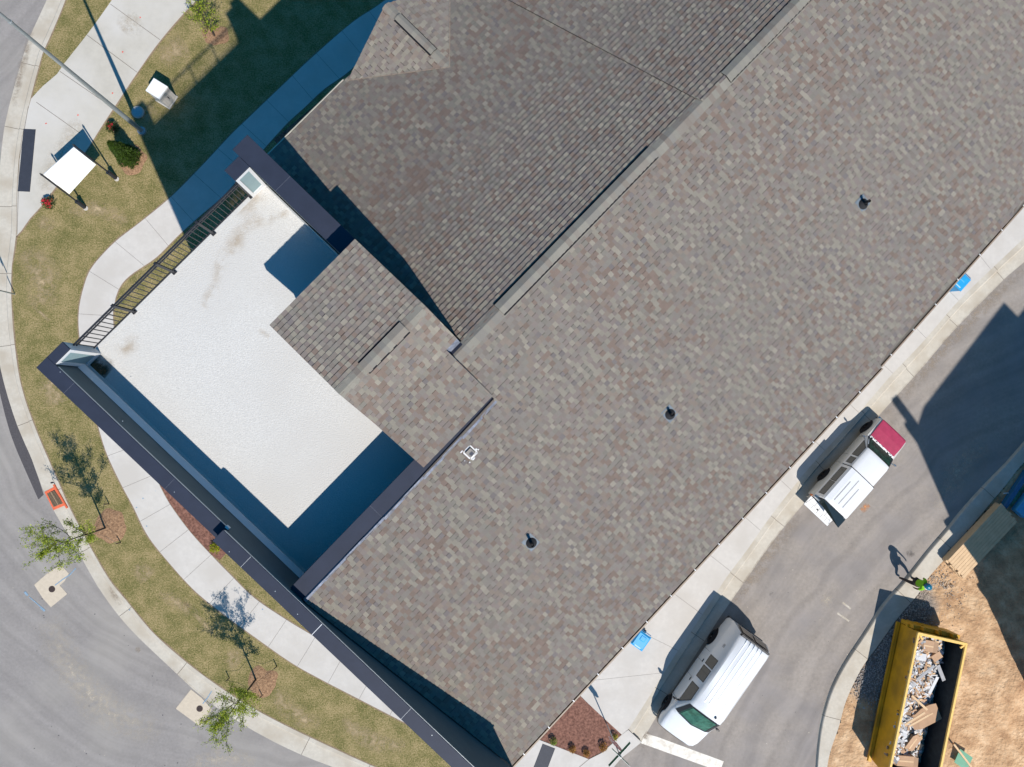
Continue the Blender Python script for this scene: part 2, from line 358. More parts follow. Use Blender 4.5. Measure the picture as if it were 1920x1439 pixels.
def slabs(A, Bp, pitch, z, th=.06, gap=.006, mt='concrete'):
    """separate slabs between two edge lines, joints square to the centre line"""
    Aw = resample(A, 900); Bw = resample(Bp, 900)
    mid = resample([(a+b)/2 for a, b in zip(resample(A, 120), resample(Bp, 120))], 900)
    n = max(2, int(round(length(mid)/pitch))); cuts = []
    for k in range(n+1):
        i = int(900*k/n); p = mid[i]; t = (mid[min(900, i+6)]-mid[max(0, i-6)]).normalized()
        def near(S):
            c = [(abs((q-p).dot(t))+.02*(q-p).length, m_) for m_, q in enumerate(S)]; return min(c)[1]
        cuts.append((near(Aw), near(Bw)))
    cuts[0] = (0, 0); cuts[-1] = (900, 900)
    mb = MB(); mb.m(M['joint'])
    a = resample(A, 200); b = resample(Bp, 200)
    for i in range(200): mb.face([zup(a[i], z-.006), zup(a[i+1], z-.006), zup(b[i+1], z-.006), zup(b[i], z-.006)])
    mb.m(M[mt])
    for (i0, j0), (i1, j1) in zip(cuts, cuts[1:]):
        if i1 <= i0 or j1 <= j0: continue
        A2 = resample(Aw[i0:i1+1], 6); B2 = resample(Bw[j0:j1+1], 6)
        for S in (A2, B2):
            d0 = (S[1]-S[0]).normalized()*gap; d1 = (S[-2]-S[-1]).normalized()*gap
            S[0] = S[0]+d0; S[-1] = S[-1]+d1
        mb.poly([zup(p, z) for p in A2]+[zup(p, z) for p in reversed(B2)], th)
    return mb
struct(slabs(SO, SI, 1.47, .135).build('pavement'))
# plaza path at the top left ---------------------------------------
def joints(mb, lines, z, w=.009):
    mb.m(M['joint'])
    for l in lines:
        P = G(l, z)
        for a, b in zip(P, P[1:]):
            d = (b-a).normalized(); n = Vector((-d.y, d.x, 0))*w
            q = [zup(a+n, z), zup(a-n, z), zup(b-n, z), zup(b+n, z)]
            if (q[1]-q[0]).cross(q[2]-q[0]).z < 0: q.reverse()
            mb.face(q)
    return mb
pl = crom(G([(58, 186), (80, 162), (107, 139), (120, 120), (167, 60), (210, 0), (240, -45)], .138), .3)
pr = crom(G([(420, -45), (357, 12), (300, 77), (257, 137), (213, 203), (190, 238), (160, 285), (128, 325), (103, 353), (77, 387), (56, 410), (40, 433), (30, 443)], .138), .3)
cl = [zup(p, .138) for p in CI if 0 < 1][:]
cl = [zup(p, .138) for p in crom(G([(31, 440), (32, 370), (36, 300), (41, 262), (50, 215), (57, 190)], .138), .3)]
mb = MB(); mb.m(M['concrete_old']); mb.poly(pl+pr+cl, .05)
joints(mb, [[(207, 8), (300, 75)], [(163, 66), (257, 136)], [(112, 134), (215, 205)], [(68, 192), (150, 250)], [(53, 200), (36, 300), (32, 440)], [(120, 128), (213, 200)]], .142)
struct(mb.build('path'))
# raised rim at the tip of the grass triangle
# tactile mats
def mat_dots(quad, z, nm, label, nx, ny):
    P = G(quad, z); mb = MB(); mb.m(M['tactile']); mb.poly([zup(p, z) for p in P], .006)
    for i in range(nx):
        for j in range(ny):
            s, t = (i+.5)/nx, (j+.5)/ny
            c = P[0].lerp(P[1], s).lerp(P[3].lerp(P[2], s), t)
            mb.box(zup(c, z+.0005), (.026, 0, 0), (0, .026, 0), (0, 0, .005), .3)
    o = mb.build(nm); return tag(o, label, 'tactile mat')
mat_dots([(44, 242), (67, 243), (56, 360), (33, 359)], .148, 'tactile_mat', 'dark ribbed warning mat set in the path beside the left kerb', 9, 44)
mat_dots([(1017.5, 1395), (1041, 1404), (1021, 1456), (994, 1456)], .146, 'tactile_mat', 'dark warning mat in the concrete below the small mulch bed', 9, 22)

# right side concrete ----------------------------------------------
jb = [(1990, 380), (1885, 480), (1825, 537), (1790, 572), (1730, 642), (1670, 705), (1627, 755), (1570, 820), (1518, 876), (1485, 917), (1440, 975), (1402, 1030), (1364, 1080), (1335, 1125), (1300, 1178), (1265, 1230), (1217, 1307), (1178, 1368)]
re = [(2010, 410), (1920, 492), (1890, 517), (1850, 557), (1815, 592), (1775, 635), (1740, 677), (1700, 722), (1650, 777), (1600, 832), (1550, 892), (1507, 944), (1461, 1000), (1435, 1035), (1404, 1080), (1387, 1104), (1345, 1165), (1300, 1235), (1255, 1305), (1220, 1362), (1203, 1391)]
bi = [(1760, 380), (1640, 470), (1560, 560), (1500, 620), (1440, 690), (1380, 760), (1320, 830), (1262, 900), (1200, 970), (1150, 1030), (1100, 1090), (1060, 1150), (1040, 1200), (1040, 1240), (1060, 1275), (1090, 1307), (1130, 1345), (1166, 1378)]
JB = crom(G(jb, .135), .4); RE = crom(G(re, 0), .4); BI = crom(G(bi, .135), .4)
struct(slabs(BI, JB, 2.25, .135).build('pavement'))
n = 120
struct(curb_strip(resample(JB, n), resample(RE, n), .62).build('kerb'))
# corner concrete round the mulch bed
mb = MB(); mb.m(M['concrete'])
mb.poly(G([(1012, 1388), (1104, 1424), (1127, 1412), (1150, 1392), (1166, 1378), (1178, 1369), (1203, 1392), (1183, 1408), (1165, 1422), (1150, 1440), (1110, 1500), (940, 1520), (930, 1439), (975, 1400)], .138), .05)
joints(mb, [[(1178, 1368), (1201, 1390)], [(1104, 1424), (1080, 1444)], [(1104, 1424), (1128, 1412), (1152, 1391)]], .142)
struct(mb.build('pavement'))
mb = MB(); mb.poly(G([(1087, 1305), (1166, 1378), (1150, 1392), (1127, 1412), (1104, 1424), (1012, 1387), (960, 1370), (900, 1300), (1000, 1200), (1050, 1240)], .128)); 
o = mb.build('mulch_bed', M['mulchred']); o['kind'] = 'stuff'; o['label'] = 'red brown mulch bed at the corner of the right pavement'
# right road
far = [W(x, y, 0) for x, y in [(1150, 1440), (1120, 1500), (1100, 2100), (2100, 2100), (2600, 1400), (2600, 500), (2400, 100)]]
rel = crom(G([(2040, 720), (1960, 785), (1920, 827), (1885, 867), (1840, 913), (1796, 962), (1778, 985), (1740, 1029), (1706, 1072), (1686, 1096), (1653, 1133), (1616, 1190), (1583, 1240), (1560, 1283), (1545, 1325), (1535, 1370), (1529, 1439), (1526, 1520), (1530, 1700)], .0), .3)
rei = crom(G([(2080, 730), (1990, 800), (1930, 858), (1907, 882), (1885, 911), (1851, 951), (1829, 978), (1806, 1007), (1773, 1047), (1738, 1087), (1723, 1113), (1686, 1156), (1650, 1206), (1616, 1253), (1587, 1313), (1573, 1363), (1560, 1400), (1551, 1439), (1546, 1520), (1550, 1700)], .13), .3)
mb = MB(); mb.poly([zup(p, .0) for p in resample(RE, 60)]+[zup(W(*q, 0), 0) for q in [(1203, 1391), (1183, 1408), (1165, 1422), (1150, 1440), (1110, 1500), (1050, 1560), (1080, 1800), (1534, 1800)]]+[zup(p, 0) for p in reversed(resample(rel, 60))])
struct(mb.build('road', M['asphalt_tan']))
a = resample(rei, n); b = resample(rel, n)
struct(curb_strip(a, b, .02, .13).build('kerb'))
# crosswalk bar
mb = MB(); mb.poly(G([(1210, 1375.5), (1235, 1383), (1357, 1428), (1350, 1447), (1202, 1394)], .004))
def paintmat():
    m, N, L, P = newmat('worn_road_paint'); tc = N.new('ShaderNodeTexCoord'); n = N.new('ShaderNodeTexNoise'); n.inputs['Scale'].default_value = 3.5; n.inputs['Detail'].default_value = 9; n.inputs['Roughness'].default_value = .7
    L.new(tc.outputs['Object'], n.inputs['Vector']); r = N.new('ShaderNodeValToRGB'); r.color_ramp.elements[0].position = .34; r.color_ramp.elements[0].color = (.38, .34, .29, 1); r.color_ramp.elements[1].position = .56; r.color_ramp.elements[1].color = (.58, .56, .51, 1)
    L.new(n.outputs['Fac'], r.inputs['Fac']); L.new(r.outputs['Color'], P.inputs['Base Color']); return m
struct(mb.build('road_marking', paintmat()))
# dirt yard
edge = [Vector((p.x, p.y, 0)) for p in resample(rei, 90)]
def side(p):
    best = None
    for i in range(len(edge)-1):
        a = edge[i]; b = edge[i+1]; ab = b-a; t = max(0, min(1, (p-a).dot(ab)/ab.length_squared)); q = a+ab*t; d = (p-q).length
        if best is None or d < best[0]: best = (d, ab.x*(p.y-a.y)-ab.y*(p.x-a.x))
    return best[0]*(1 if best[1] > 0 else -1)
mb = MB(); xs = np.arange(14, 33, .16); ys = np.arange(-26, 1.5, .16); vi = {}; vs = []; fs = []
dd = {}
for i, x in enumerate(xs):
    for j, y in enumerate(ys):
        p = Vector((x, y, 0)); s = side(p); dd[i, j] = s
        if s > -.12:
            k = min(1, max(0, s-.1)/.8)
            h = .085+.20*k*(mnoise.noise(Vector((x*.55, y*.55, 0)))*.6+mnoise.noise(Vector((x*1.9, y*1.9, 5)))*.3+mnoise.noise(Vector((x*4.5, y*4.5, 9)))*.14)
            # tyre tread ruts
            tr = (x-22.4)*.97+(y+13.5)*.2
            if abs(tr) < .25: h += k*.035*math.sin(y*26)-.03*k
            vi[i, j] = len(vs); vs.append((x, y, h))
for i in range(len(xs)-1):
    for j in range(len(ys)-1):
        q = [(i, j), (i+1, j), (i+1, j+1), (i, j+1)]
        if all(t in vi for t in q): fs.append([vi[t] for t in q])
mb.idx(vs, fs); dy = struct(mb.build('dirt_yard', M['dirt'], smooth=True))
at = dy.data.color_attributes.new('gravel', 'FLOAT_COLOR', 'POINT'); arr = []
ga, gb_, gc = W(1722, 1145, .1), W(1665, 1215, .1), W(1632, 1280, .1)
for v_ in dy.data.vertices:
    p = Vector((v_.co.x, v_.co.y, 0)); q = 9
    for a_, b_ in ((ga, gb_), (gb_, gc)):
        a_ = zup(a_, 0); b_ = zup(b_, 0); ab = b_-a_; t = max(0, min(1, (p-a_).dot(ab)/ab.length_squared)); q = min(q, (p-a_-ab*t).length)
    g_ = max(0, min(1, (1.15-q+.8*mnoise.noise(p*1.3))/.5)); arr += [g_, g_, g_, 1]
at.data.foreach_set('color', arr)
# dark gravel between kerb and skip
mb = MB()
for k in range(5200):
    t = rnd.random(); x = 1628+t*95+rnd.gauss(0, 22); y = 1290-t*145+rnd.gauss(0, 24)
    if not (y > 1130): continue
    p = W(x, y, .1); s = side(Vector((p.x, p.y, 0)))
    if s < .05 or s > 2.2: continue
    r = rnd.uniform(.010, .028); c = rnd.uniform(.16, .5)
    a = rnd.uniform(0, 3); ex = Vector((math.cos(a), math.sin(a), 0))*r*2; ey = Vector((-math.sin(a), math.cos(a), 0))*r*rnd.uniform(1.2, 2)
    mb.tint = (c, c*.97, c*.95); mb.box(zup(p, .11), ex, ey, (0, 0, r*1.3), .45)
for k in range(1500):
    x = rnd.gauss(1745, 26); y = rnd.gauss(1110, 26); p = W(x, y, .1); s = side(Vector((p.x, p.y, 0)))
    if s < .05: continue
    r = rnd.uniform(.008, .024); c = rnd.uniform(.25, .6); a = rnd.uniform(0, 3); ex = Vector((math.cos(a), math.sin(a), 0))*r*2; ey = Vector((-math.sin(a), math.cos(a), 0))*r*2
    mb.tint = (c, c*.86, c*.72); mb.box(zup(p, .09), ex, ey, (0, 0, r*1.2), .45)
o = mb.build('gravel', M['gravel'], tint=True); o['kind'] = 'stuff'; o['label'] = 'loose grey gravel between the right kerb and the yellow skip'

# small marks on ground
def blob(center, r, z, n=9, j=.3):
    c = W(*center, z); return [zup(c+Vector((math.cos(i*6.283/n), math.sin(i*6.283/n), 0))*r*rnd.uniform(1-j, 1+j), z) for i in range(n)]
mb = MB(); mb.m(M['sprayred'])
for c in [(146, 216), (86, 232), (211, 175), (230, 98), (263, 33)]: mb.poly(blob(c, .035, .142))
mb.m(M['sprayblue'])
for c in [(268, 935), (256, 952), (275, 987), (492, 1143), (243, 1144)]: mb.poly(blob(c, .03, .141))
struct(mb.build('spray_marks'))
mb = MB(); mb.m(M['asphalt_dark'])
for k in range(130):
    x, y = rnd.uniform(0, 560), rnd.uniform(1000, 1439)
    if y < 1010+x*.75 or (x < 60): continue
    mb.poly(blob((x, y), rnd.uniform(.006, .028), .003, 6, .5))
for k in range(60):
    x = rnd.uniform(1380, 1640); y = rnd.uniform(900, 1439)
    mb.poly(blob((x, y), rnd.uniform(.006, .018), .003, 6, .5))
mb.m(M['concrete_curb'])
for k in range(22):
    x, y = rnd.uniform(0, 500), rnd.uniform(1020, 1439)
    if y < 1040+x*.75: continue
    mb.poly(blob((x, y), rnd.uniform(.006, .02), .0035, 7, .6))
for k in range(60):
    x = rnd.uniform(1300, 1700); y = rnd.uniform(700, 1439)
    mb.poly(blob((x, y), rnd.uniform(.006, .022), .0035, 6, .6))
for l in [[(1580, 1130), (1595, 1142)], [(1570, 1150), (1592, 1165)]]:
    P = G(l, .0035); d = (P[1]-P[0]).normalized(); q = Vector((-d.y, d.x, 0))*.04; mb.poly([P[0]+q, P[0]-q, P[1]-q, P[1]+q])
struct(mb.build('road_stains'))

# mulch rings
def ring(c, rx, name='mulch_ring', mt='mulch', label='', z=.135):
    mb = MB(); cc = W(*c, z); n = 34; R0 = []; 
    vs = [zup(cc, z+.05)]
    for k in range(1, 5):
        for i in range(n):
            a = i*6.283/n; rr = rx*k/4*(1+.34*mnoise.noise(Vector((math.cos(a)*1.5, math.sin(a)*1.5, c[0]))))
            vs.append(zup(cc+Vector((math.cos(a), math.sin(a), 0))*rr, z+.05*(1-(k/4)**2)+rnd.uniform(-.008, .008)*(k < 4)-.012*(k == 4)))
    fs = [(0, 1+i, 1+(i+1) % n) for i in range(n)]
    for k in range(3):
        for i in range(n): fs.append((1+k*n+i, 1+(k+1)*n+i, 1+(k+1)*n+(i+1) % n, 1+k*n+(i+1) % n))
    mb.idx(vs, fs); o = mb.build(name, M[mt]); o['kind'] = 'stuff'; o['label'] = label; return o
ring((208, 988), .68, label='brown mulch ring round the upper kerbside tree')
ring((492, 1277), .62, label='brown mulch ring round the lower kerbside tree')
ring((404, 66), .52, label='straw mulch ring round the little tree at the top')
ring((248, 300), .56, label='straw mulch ring round the evergreen bush')
mb = MB(); mb.poly(G([(290, 890), (318, 944), (356, 996), (397, 1041), (412, 1051), (440, 1020), (500, 980), (380, 850)], .13)); o = mb.build('mulch_bed', M['mulchred']); o['kind'] = 'stuff'; o['label'] = 'red brown mulch bed between the curved pavement and the parapet'
mb = MB(); mb.poly(G([(513, 262), (645, 152), (760, 60), (830, 130), (560, 330)], .128)); struct(mb.build('planting_strip', M['mulchred']))
def stainmat(name, col, dens, scale=2.2):
    m, N, L, P = newmat(name); tc = N.new('ShaderNodeTexCoord')
    n = N.new('ShaderNodeTexNoise'); n.inputs['Scale'].default_value = scale; n.inputs['Detail'].default_value = 7; n.inputs['Roughness'].default_value = .7; L.new(tc.outputs['Object'], n.inputs['Vector'])
    r = N.new('ShaderNodeValToRGB'); r.color_ramp.elements[0].position = .40; r.color_ramp.elements[1].position = .75; L.new(n.outputs['Fac'], r.inputs['Fac'])
    uvn = N.new('ShaderNodeAttribute'); uvn.attribute_name = 'tint'
    mul = N.new('ShaderNodeMath'); mul.operation = 'MULTIPLY'; L.new(r.outputs['Color'], mul.inputs[0]); L.new(uvn.outputs['Color'], mul.inputs[1])
    m2 = N.new('ShaderNodeMath'); m2.operation = 'MULTIPLY'; m2.inputs[1].default_value = dens; m2.use_clamp = True; L.new(mul.outputs[0], m2.inputs[0])
    P.inputs['Base Color'].default_value = (*col, 1); P.inputs['Roughness'].default_value = .9; L.new(m2.outputs[0], P.inputs['Alpha'])
    return m
def film(path, w, mt, name, z, parent=None, step=.08):
    """soft edged stain lying on a surface: coverage is 1 in the middle row and 0 at the rim"""
    P = crom([W(x, y, z) for x, y in path], step); n = len(P); vs = []; al = []; fs = []
    for i, p in enumerate(P):
        d = (P[min(i+1, n-1)]-P[max(i-1, 0)]).normalized(); q = Vector((-d.y, d.x, 0)); s = math.sin(math.pi*(i+.5)/n)**.6
        ww = w*(.6+.4*s)*(1+.3*mnoise.noise(p*1.7))
        for k in (-1, -.5, 0, .5, 1): vs.append(zup(p+q*ww*k, z+.004)); al.append(s*(1-abs(k)))
    for i in range(n-1):
        for k in range(4): fs.append((i*5+k, (i+1)*5+k, (i+1)*5+k+1, i*5+k+1))
    me = bpy.data.meshes.new(name); me.from_pydata([tuple(v) for v in vs], [], fs); at = me.color_attributes.new('tint', 'FLOAT_COLOR', 'POINT')
    arr = []; [arr.extend((q, q, q, 1)) for q in al]; at.data.foreach_set('color', arr); me.materials.append(mt)
    o = bpy.data.objects.new(name, me); COL.objects.link(o)
    if parent: o.parent = parent
    else: struct(o)
    return o
dry = stainmat('dry_turf', (.42, .32, .19), 1.5, 3.5)
for path, w in [([(300, 112), (325, 98), (350, 84)], .75), ([(255, 200), (275, 215), (290, 200)], .4), ([(60, 570), (72, 583), (92, 602)], .10), ([(45, 470), (80, 520), (75, 580)], .9), ([(90, 700), (110, 760)], .6),
                ([(255, 1060), (280, 1085)], .45), ([(300, 1110), (360, 1150)], .35), ([(340, 1120), (400, 1190)], .16), ([(425, 1225), (450, 1245)], .5), ([(520, 1290), (540, 1330), (600, 1360)], .5), ([(640, 1350), (700, 1390), (760, 1400)], .45), ([(70, 410), (100, 430)], .35), ([(130, 400), (180, 390), (240, 420)], .4)]:
    film(path, w, dry, 'dry_turf_patch', .122)
dust = stainmat('pale_dust', (.50, .44, .36), 1.1, 4); tan = stainmat('tan_dirt_film', (.31, .255, .20), 1.3, 3); orangest = stainmat('orange_spill', (.55, .24, .10), 2.2, 5); dark = stainmat('dark_oil_film', (.09, .08, .075), 1.4, 2.5)
for path, w, m_, z in [([(1576, 1127), (1586, 1134), (1596, 1142)], .07, dust, .001), ([(1571, 1150), (1581, 1157), (1592, 1166)], .07, dust, .001), ([(1540, 1120), (1560, 1130)], .35, dust, .001),
                       ([(1615, 958), (1622, 952), (1629, 946)], .18, orangest, .001), ([(1935, 490), (1860, 560), (1790, 632), (1720, 712), (1660, 780)], .42, tan, .001), ([(1500, 960), (1440, 1040), (1400, 1095), (1370, 1140)], .5, tan, .001),
                       ([(1215, 1372), (1200, 1400)], .3, tan, .001), ([(1540, 1330), (1565, 1280), (1600, 1225), (1640, 1165)], .2, tan, .001), ([(1700, 1040), (1715, 1036)], .18, dark, .001), ([(1448, 1110), (1444, 1118)], .1, dark, .001),
                       ([(1850, 830), (1800, 880), (1760, 960)], .7, dust, .001), ([(300, 1380), (200, 1330), (130, 1250), (90, 1160)], .9, dust, .001), ([(350, 1439), (420, 1420), (480, 1430)], .5, dust, .001), ([(255, 1215), (262, 1222)], .14, tan, .001),
                       ([(300, 1220), (340, 1260), (400, 1320)], .25, dust, .001), ([(205, 1100), (225, 1135)], .16, tan, .013), ([(60, 60), (40, 130), (25, 200)], .2, tan, .013), ([(150, 225), (110, 300), (80, 360)], .5, dust, .139), ([(230, 60), (260, 30)], .6, dust, .139)]:
    film(path, w, m_, 'ground_stain', z)
# bare soil lip along the turf edges
def lip(S, z, off, name='soil_edge'):
    mb = MB(); n = len(S); L_ = [S[i]+(Vector((-(S[min(i+1, n-1)]-S[max(i-1, 0)]).y, (S[min(i+1, n-1)]-S[max(i-1, 0)]).x, 0)).normalized())*off*(1+.5*mnoise.noise(S[i]*2.3)) for i in range(n)]
    for i in range(n-1):
        q = [zup(S[i], z), zup(S[i+1], z), zup(L_[i+1], z), zup(L_[i], z)]
        if (q[1]-q[0]).cross(q[2]-q[0]).z < 0: q.reverse()
        mb.face(q)
    return mb.build(name, M['soil'])
M['soil'] = mat('bare_soil', (.17, .12, .085), .95, col2=(.30, .23, .15), scale=20, bump=.01)
for S_, o_ in ((SO, -.055), (SI, .05), (pr, .06), (resample(CI, 400), .05)): struct(lip(S_, .1235, o_))
# ================================================================== BUILDING
THK = [((.222, .208, .178), 34), ((.192, .178, .163), 26), ((.205, .175, .152), 16), ((.172, .137, .118), 13), ((.250, .232, .198), 9)]
THN = [((.164, .143, .134), 40), ((.155, .139, .127), 24), ((.158, .124, .108), 15), ((.160, .152, .136), 15), ((.138, .126, .126), 6)]
def tabcol(p, thick=True):
    nz = mnoise.noise(Vector((p.x*.55, p.y*.55, p.z*.55))); nr = mnoise.noise(Vector((p.x*.42+31, p.y*.42, p.z*.5)))
    T_ = THK if thick else THN
    w = [q[1] for q in T_]; w[3 if thick else 2] *= max(.2, 1+2.2*nr); w[0] *= 1+1.2*nz
    r = rnd.random()*sum(w); c = T_[0][0]
    for (cc, _), ww in zip(T_, w):
        r -= ww
        if r <= 0: c = cc; break
    g = rnd.uniform(.94, 1.06)*(1+.05*mnoise.noise(Vector((p.x*.17, p.y*.17, 3))))
    return tuple(x*g for x in c)
EXP = .117; SHD = 1.0
def shingles(mb, poly, a, expo=EXP, t=.018, seed=1, nw_shade=0):
    """lay laminated tabs on the plane polygon; a = unit course direction"""
    pts = [Vector(p) for p in poly]; a = Vector(a).normalized()
    nrm = None
    for i in range(len(pts)-2):
        c = (pts[i+1]-pts[0]).cross(pts[i+2]-pts[0])
        if c.length > 1e-4: nrm = c.normalized(); break
    if nrm.z < 0: nrm = -nrm
    d = a.cross(nrm)
    if d.z > 0: d = -d                                   # down slope
    o = pts[0]; Q = [((p-o).dot(a), (p-o).dot(d)) for p in pts]
    dmax = max(q[1] for q in Q); dmin = min(q[1] for q in Q)
    def span(y):
        xs = []
        for i in range(len(Q)):
            (x0, y0), (x1, y1) = Q[i], Q[(i+1) % len(Q)]
            if (y0-y)*(y1-y) <= 0 and abs(y1-y0) > 1e-9:
                xs.append(x0+(x1-x0)*(y-y0)/(y1-y0))
            elif abs(y0-y) < 1e-6 and abs(y1-y) < 1e-6: xs += [x0, x1]
        return (min(xs), max(xs)) if xs else None
    fl = (a.cross(d)).dot(nrm) < 0
    def P3(x, y, h): return o+a*x+d*y+nrm*h
    def quad(p, c):
        if fl: p = p[::-1]
        mb.face(p, c)
    # underlay
    mb.face([o+a*x+d*y-nrm*.003 for x, y in (Q if not ((pts[1]-pts[0]).cross(pts[2]-pts[0])).z < 0 else Q[::-1])], (.07, .065, .06))
    y1 = dmax; k = 0
    while y1 > dmin+.01:
        y0 = max(dmin+.0005, y1-expo); s0 = span(y0+1e-5); s1 = span(y1-1e-5)
        if not s0 or not s1: break
        xl, xr = min(s0[0], s1[0]), max(s0[1], s1[1]); x = xl-rnd.random()*.12
        thick = bool(rnd.random() < .5); base = None
        while x < xr:
            w = rnd.uniform(.085, .13) if thick else rnd.uniform(.075, .14)
            xe = x+w
            A0, A1 = max(x, s0[0]), min(xe, s0[1]); B0, B1 = max(x, s1[0]), min(xe, s1[1])
            if A1 < A0: A0 = A1 = min(max(A0, s0[0]), s0[1])
            if B1 < B0: B0 = B1 = min(max(B0, s1[0]), s1[1])
            if max(A1-A0, B1-B0) > .004:
                h = t+(.006 if thick else 0)+rnd.uniform(-.001, .001)
                c = tabcol(P3(x, y1, 0), thick); k_ = SHD*(.94 if thick else 1.055)*(nw_shade if nw_shade else 1); c = (c[0]*k_*1.03, c[1]*k_, c[2]*k_*.965)
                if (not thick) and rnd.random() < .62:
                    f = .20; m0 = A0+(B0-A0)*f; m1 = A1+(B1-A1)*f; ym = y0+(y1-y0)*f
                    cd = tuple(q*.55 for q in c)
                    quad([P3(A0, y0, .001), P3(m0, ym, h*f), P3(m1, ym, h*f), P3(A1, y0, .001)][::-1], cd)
                    quad([P3(m0, ym, h*f), P3(B0, y1, h), P3(B1, y1, h), P3(m1, ym, h*f)][::-1], c)
                else:
                    quad([P3(A0, y0, .001), P3(B0, y1, h), P3(B1, y1, h), P3(A1, y0, .001)][::-1], c)
                quad([P3(B0, y1, h), P3(B0, y1, -.003), P3(B1, y1, -.003), P3(B1, y1, h)][::-1], tuple(q*.6 for q in c))
                if thick:
                    quad([P3(A0, y0, .001), P3(B0, y1, 0), P3(B0, y1, h)][::-1], c)
                    quad([P3(A1, y0, .001), P3(B1, y1, h), P3(B1, y1, 0)][::-1], c)
            x = xe; thick = not thick if rnd.random() < .88 else thick
        y1 -= expo; k += 1

ZR, VR, SSE, SNW = 16.37, -.93, .262, .40
def zse(v): return ZR-SSE*(v-VR)
def znw(v): return ZR-SNW*(VR-v)
def hit(x, y, f):
    z = 15.5
    for i in range(40): w = W(x, y, z); z = f(w.dot(VV))
    return w
ESE = hit(1650, 690, zse).dot(VV); ESW = hit(965, 1430, zse).dot(VV); ENW = hit(640, 150, znw).dot(VV)+.10
ESE = (ESE+ESW)/2
jog = hit(1651, 686, zse).dot(UU)
print('eaves', ESE, zse(ESE), ENW, znw(ENW), 'jog', jog)
UE = 21.0
bld = thing('apartment_building', 'large brown shingled apartment building with a white roof terrace and dark parapets', 'building', B(0, 0, 0))
# roofs -------------------------------------------------------------
zhi = 16.27
uin_hi = np.mean([uv(x, y, zhi)[0] for x, y in [(536, 1105), (740, 1297.6), (884.6, 1439)]])
uout_hi = np.mean([uv(x, y, zhi)[0] for x, y in [(600, 1195), (830, 1439), (450, 1058)]])
U0 = uin_hi
UNE = .86
# main roof south-east slope (to the jog) and beyond
rb = MB()
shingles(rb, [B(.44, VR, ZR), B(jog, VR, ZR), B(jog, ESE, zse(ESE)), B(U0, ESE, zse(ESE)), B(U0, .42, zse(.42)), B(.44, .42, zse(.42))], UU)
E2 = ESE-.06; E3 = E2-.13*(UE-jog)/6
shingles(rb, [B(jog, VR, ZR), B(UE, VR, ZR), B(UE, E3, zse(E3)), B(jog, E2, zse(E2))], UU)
# north-west slope, split by the raised seam
la = hit(1295, 182, znw); lb = hit(950, 0, znw); ua, va = la.dot(UU), la.dot(VV); ub, vb = lb.dot(UU), lb.dot(VV)
def ul(v): return ua+(ub-ua)*(v-va)/(vb-va)
shingles(rb, [B(UNE, VR, ZR), B(UNE, ENW, znw(ENW)), B(ul(ENW), ENW, znw(ENW)), B(ul(va), va, znw(va)), B(ul(va)+.05, VR, ZR)], UU, t=.026, nw_shade=.88)  # same shingles tinted darker: shade of the slope facing away from the sun
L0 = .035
shingles(rb, [B(ul(va)+.05, VR, ZR+L0), B(UE, VR, ZR+L0), B(UE, ENW, znw(ENW)+L0), B(ul(ENW), ENW, znw(ENW)+L0), B(ul(va), va, znw(va)+L0)], UU, t=.026, nw_shade=.88)
rb.tint = (.03, .03, .03)  # near-black riser colour paints in the shadow gap along the seam
rb.face([B(ul(va), va, znw(va)-.02), B(ul(ENW), ENW, znw(ENW)-.02), B(ul(ENW), ENW, znw(ENW)+L0+.01), B(ul(va), va, znw(va)+L0+.01)])
ro = rb.build('roof', M['shingle'], bld, tint=True)

# ridge caps --------------------------------------------------------
def ridgecap(p0, p1, dl, dr, wl, wr, parent, name='ridge_cap', lift=.014, pitch=.13, jit=.0):
    """overlapping cap shingles; dl/dr = down-slope unit vectors on each side"""
    mb = MB(); L = (p1-p0).length; d = (p1-p0)/L; n = int(L/pitch); up = Vector((0, 0, 1))
    for i in range(n):
        a = p0+d*(i*pitch); b = p0+d*((i+1)*pitch+.004)
        c = tabcol(a); c = tuple(q*.96 for q in ((c[0]*.6+.19*.4), (c[1]*.6+.18*.4), (c[2]*.6+.155*.4)))
        h0 = up*(lift+.006); h1 = up*lift
        for dd, w in ((dl, wl), (dr, wr)):
            q = [a+h0, b+h1, b+h1*.7+dd*w, a+h0*.7+dd*w]
            if (q[1]-q[0]).cross(q[2]-q[0]).z < 0: q.reverse()
            mb.face(q, c)
            e = [a+h0*.7+dd*w, b+h1*.7+dd*w, b+dd*w-up*.004, a+dd*w-up*.004]; mb.face(e, tuple(x*.7 for x in c))
    return mb.build(name, M['shingle'], parent, tint=True)
dSE = (VV-Vector((0, 0, SSE))).normalized(); dNW = (-VV-Vector((0, 0, SNW))).normalized()
ridgecap(B(.47, VR, ZR+.01), B(UE, VR, ZR+.02), dNW, dSE, .15, .19, bld)
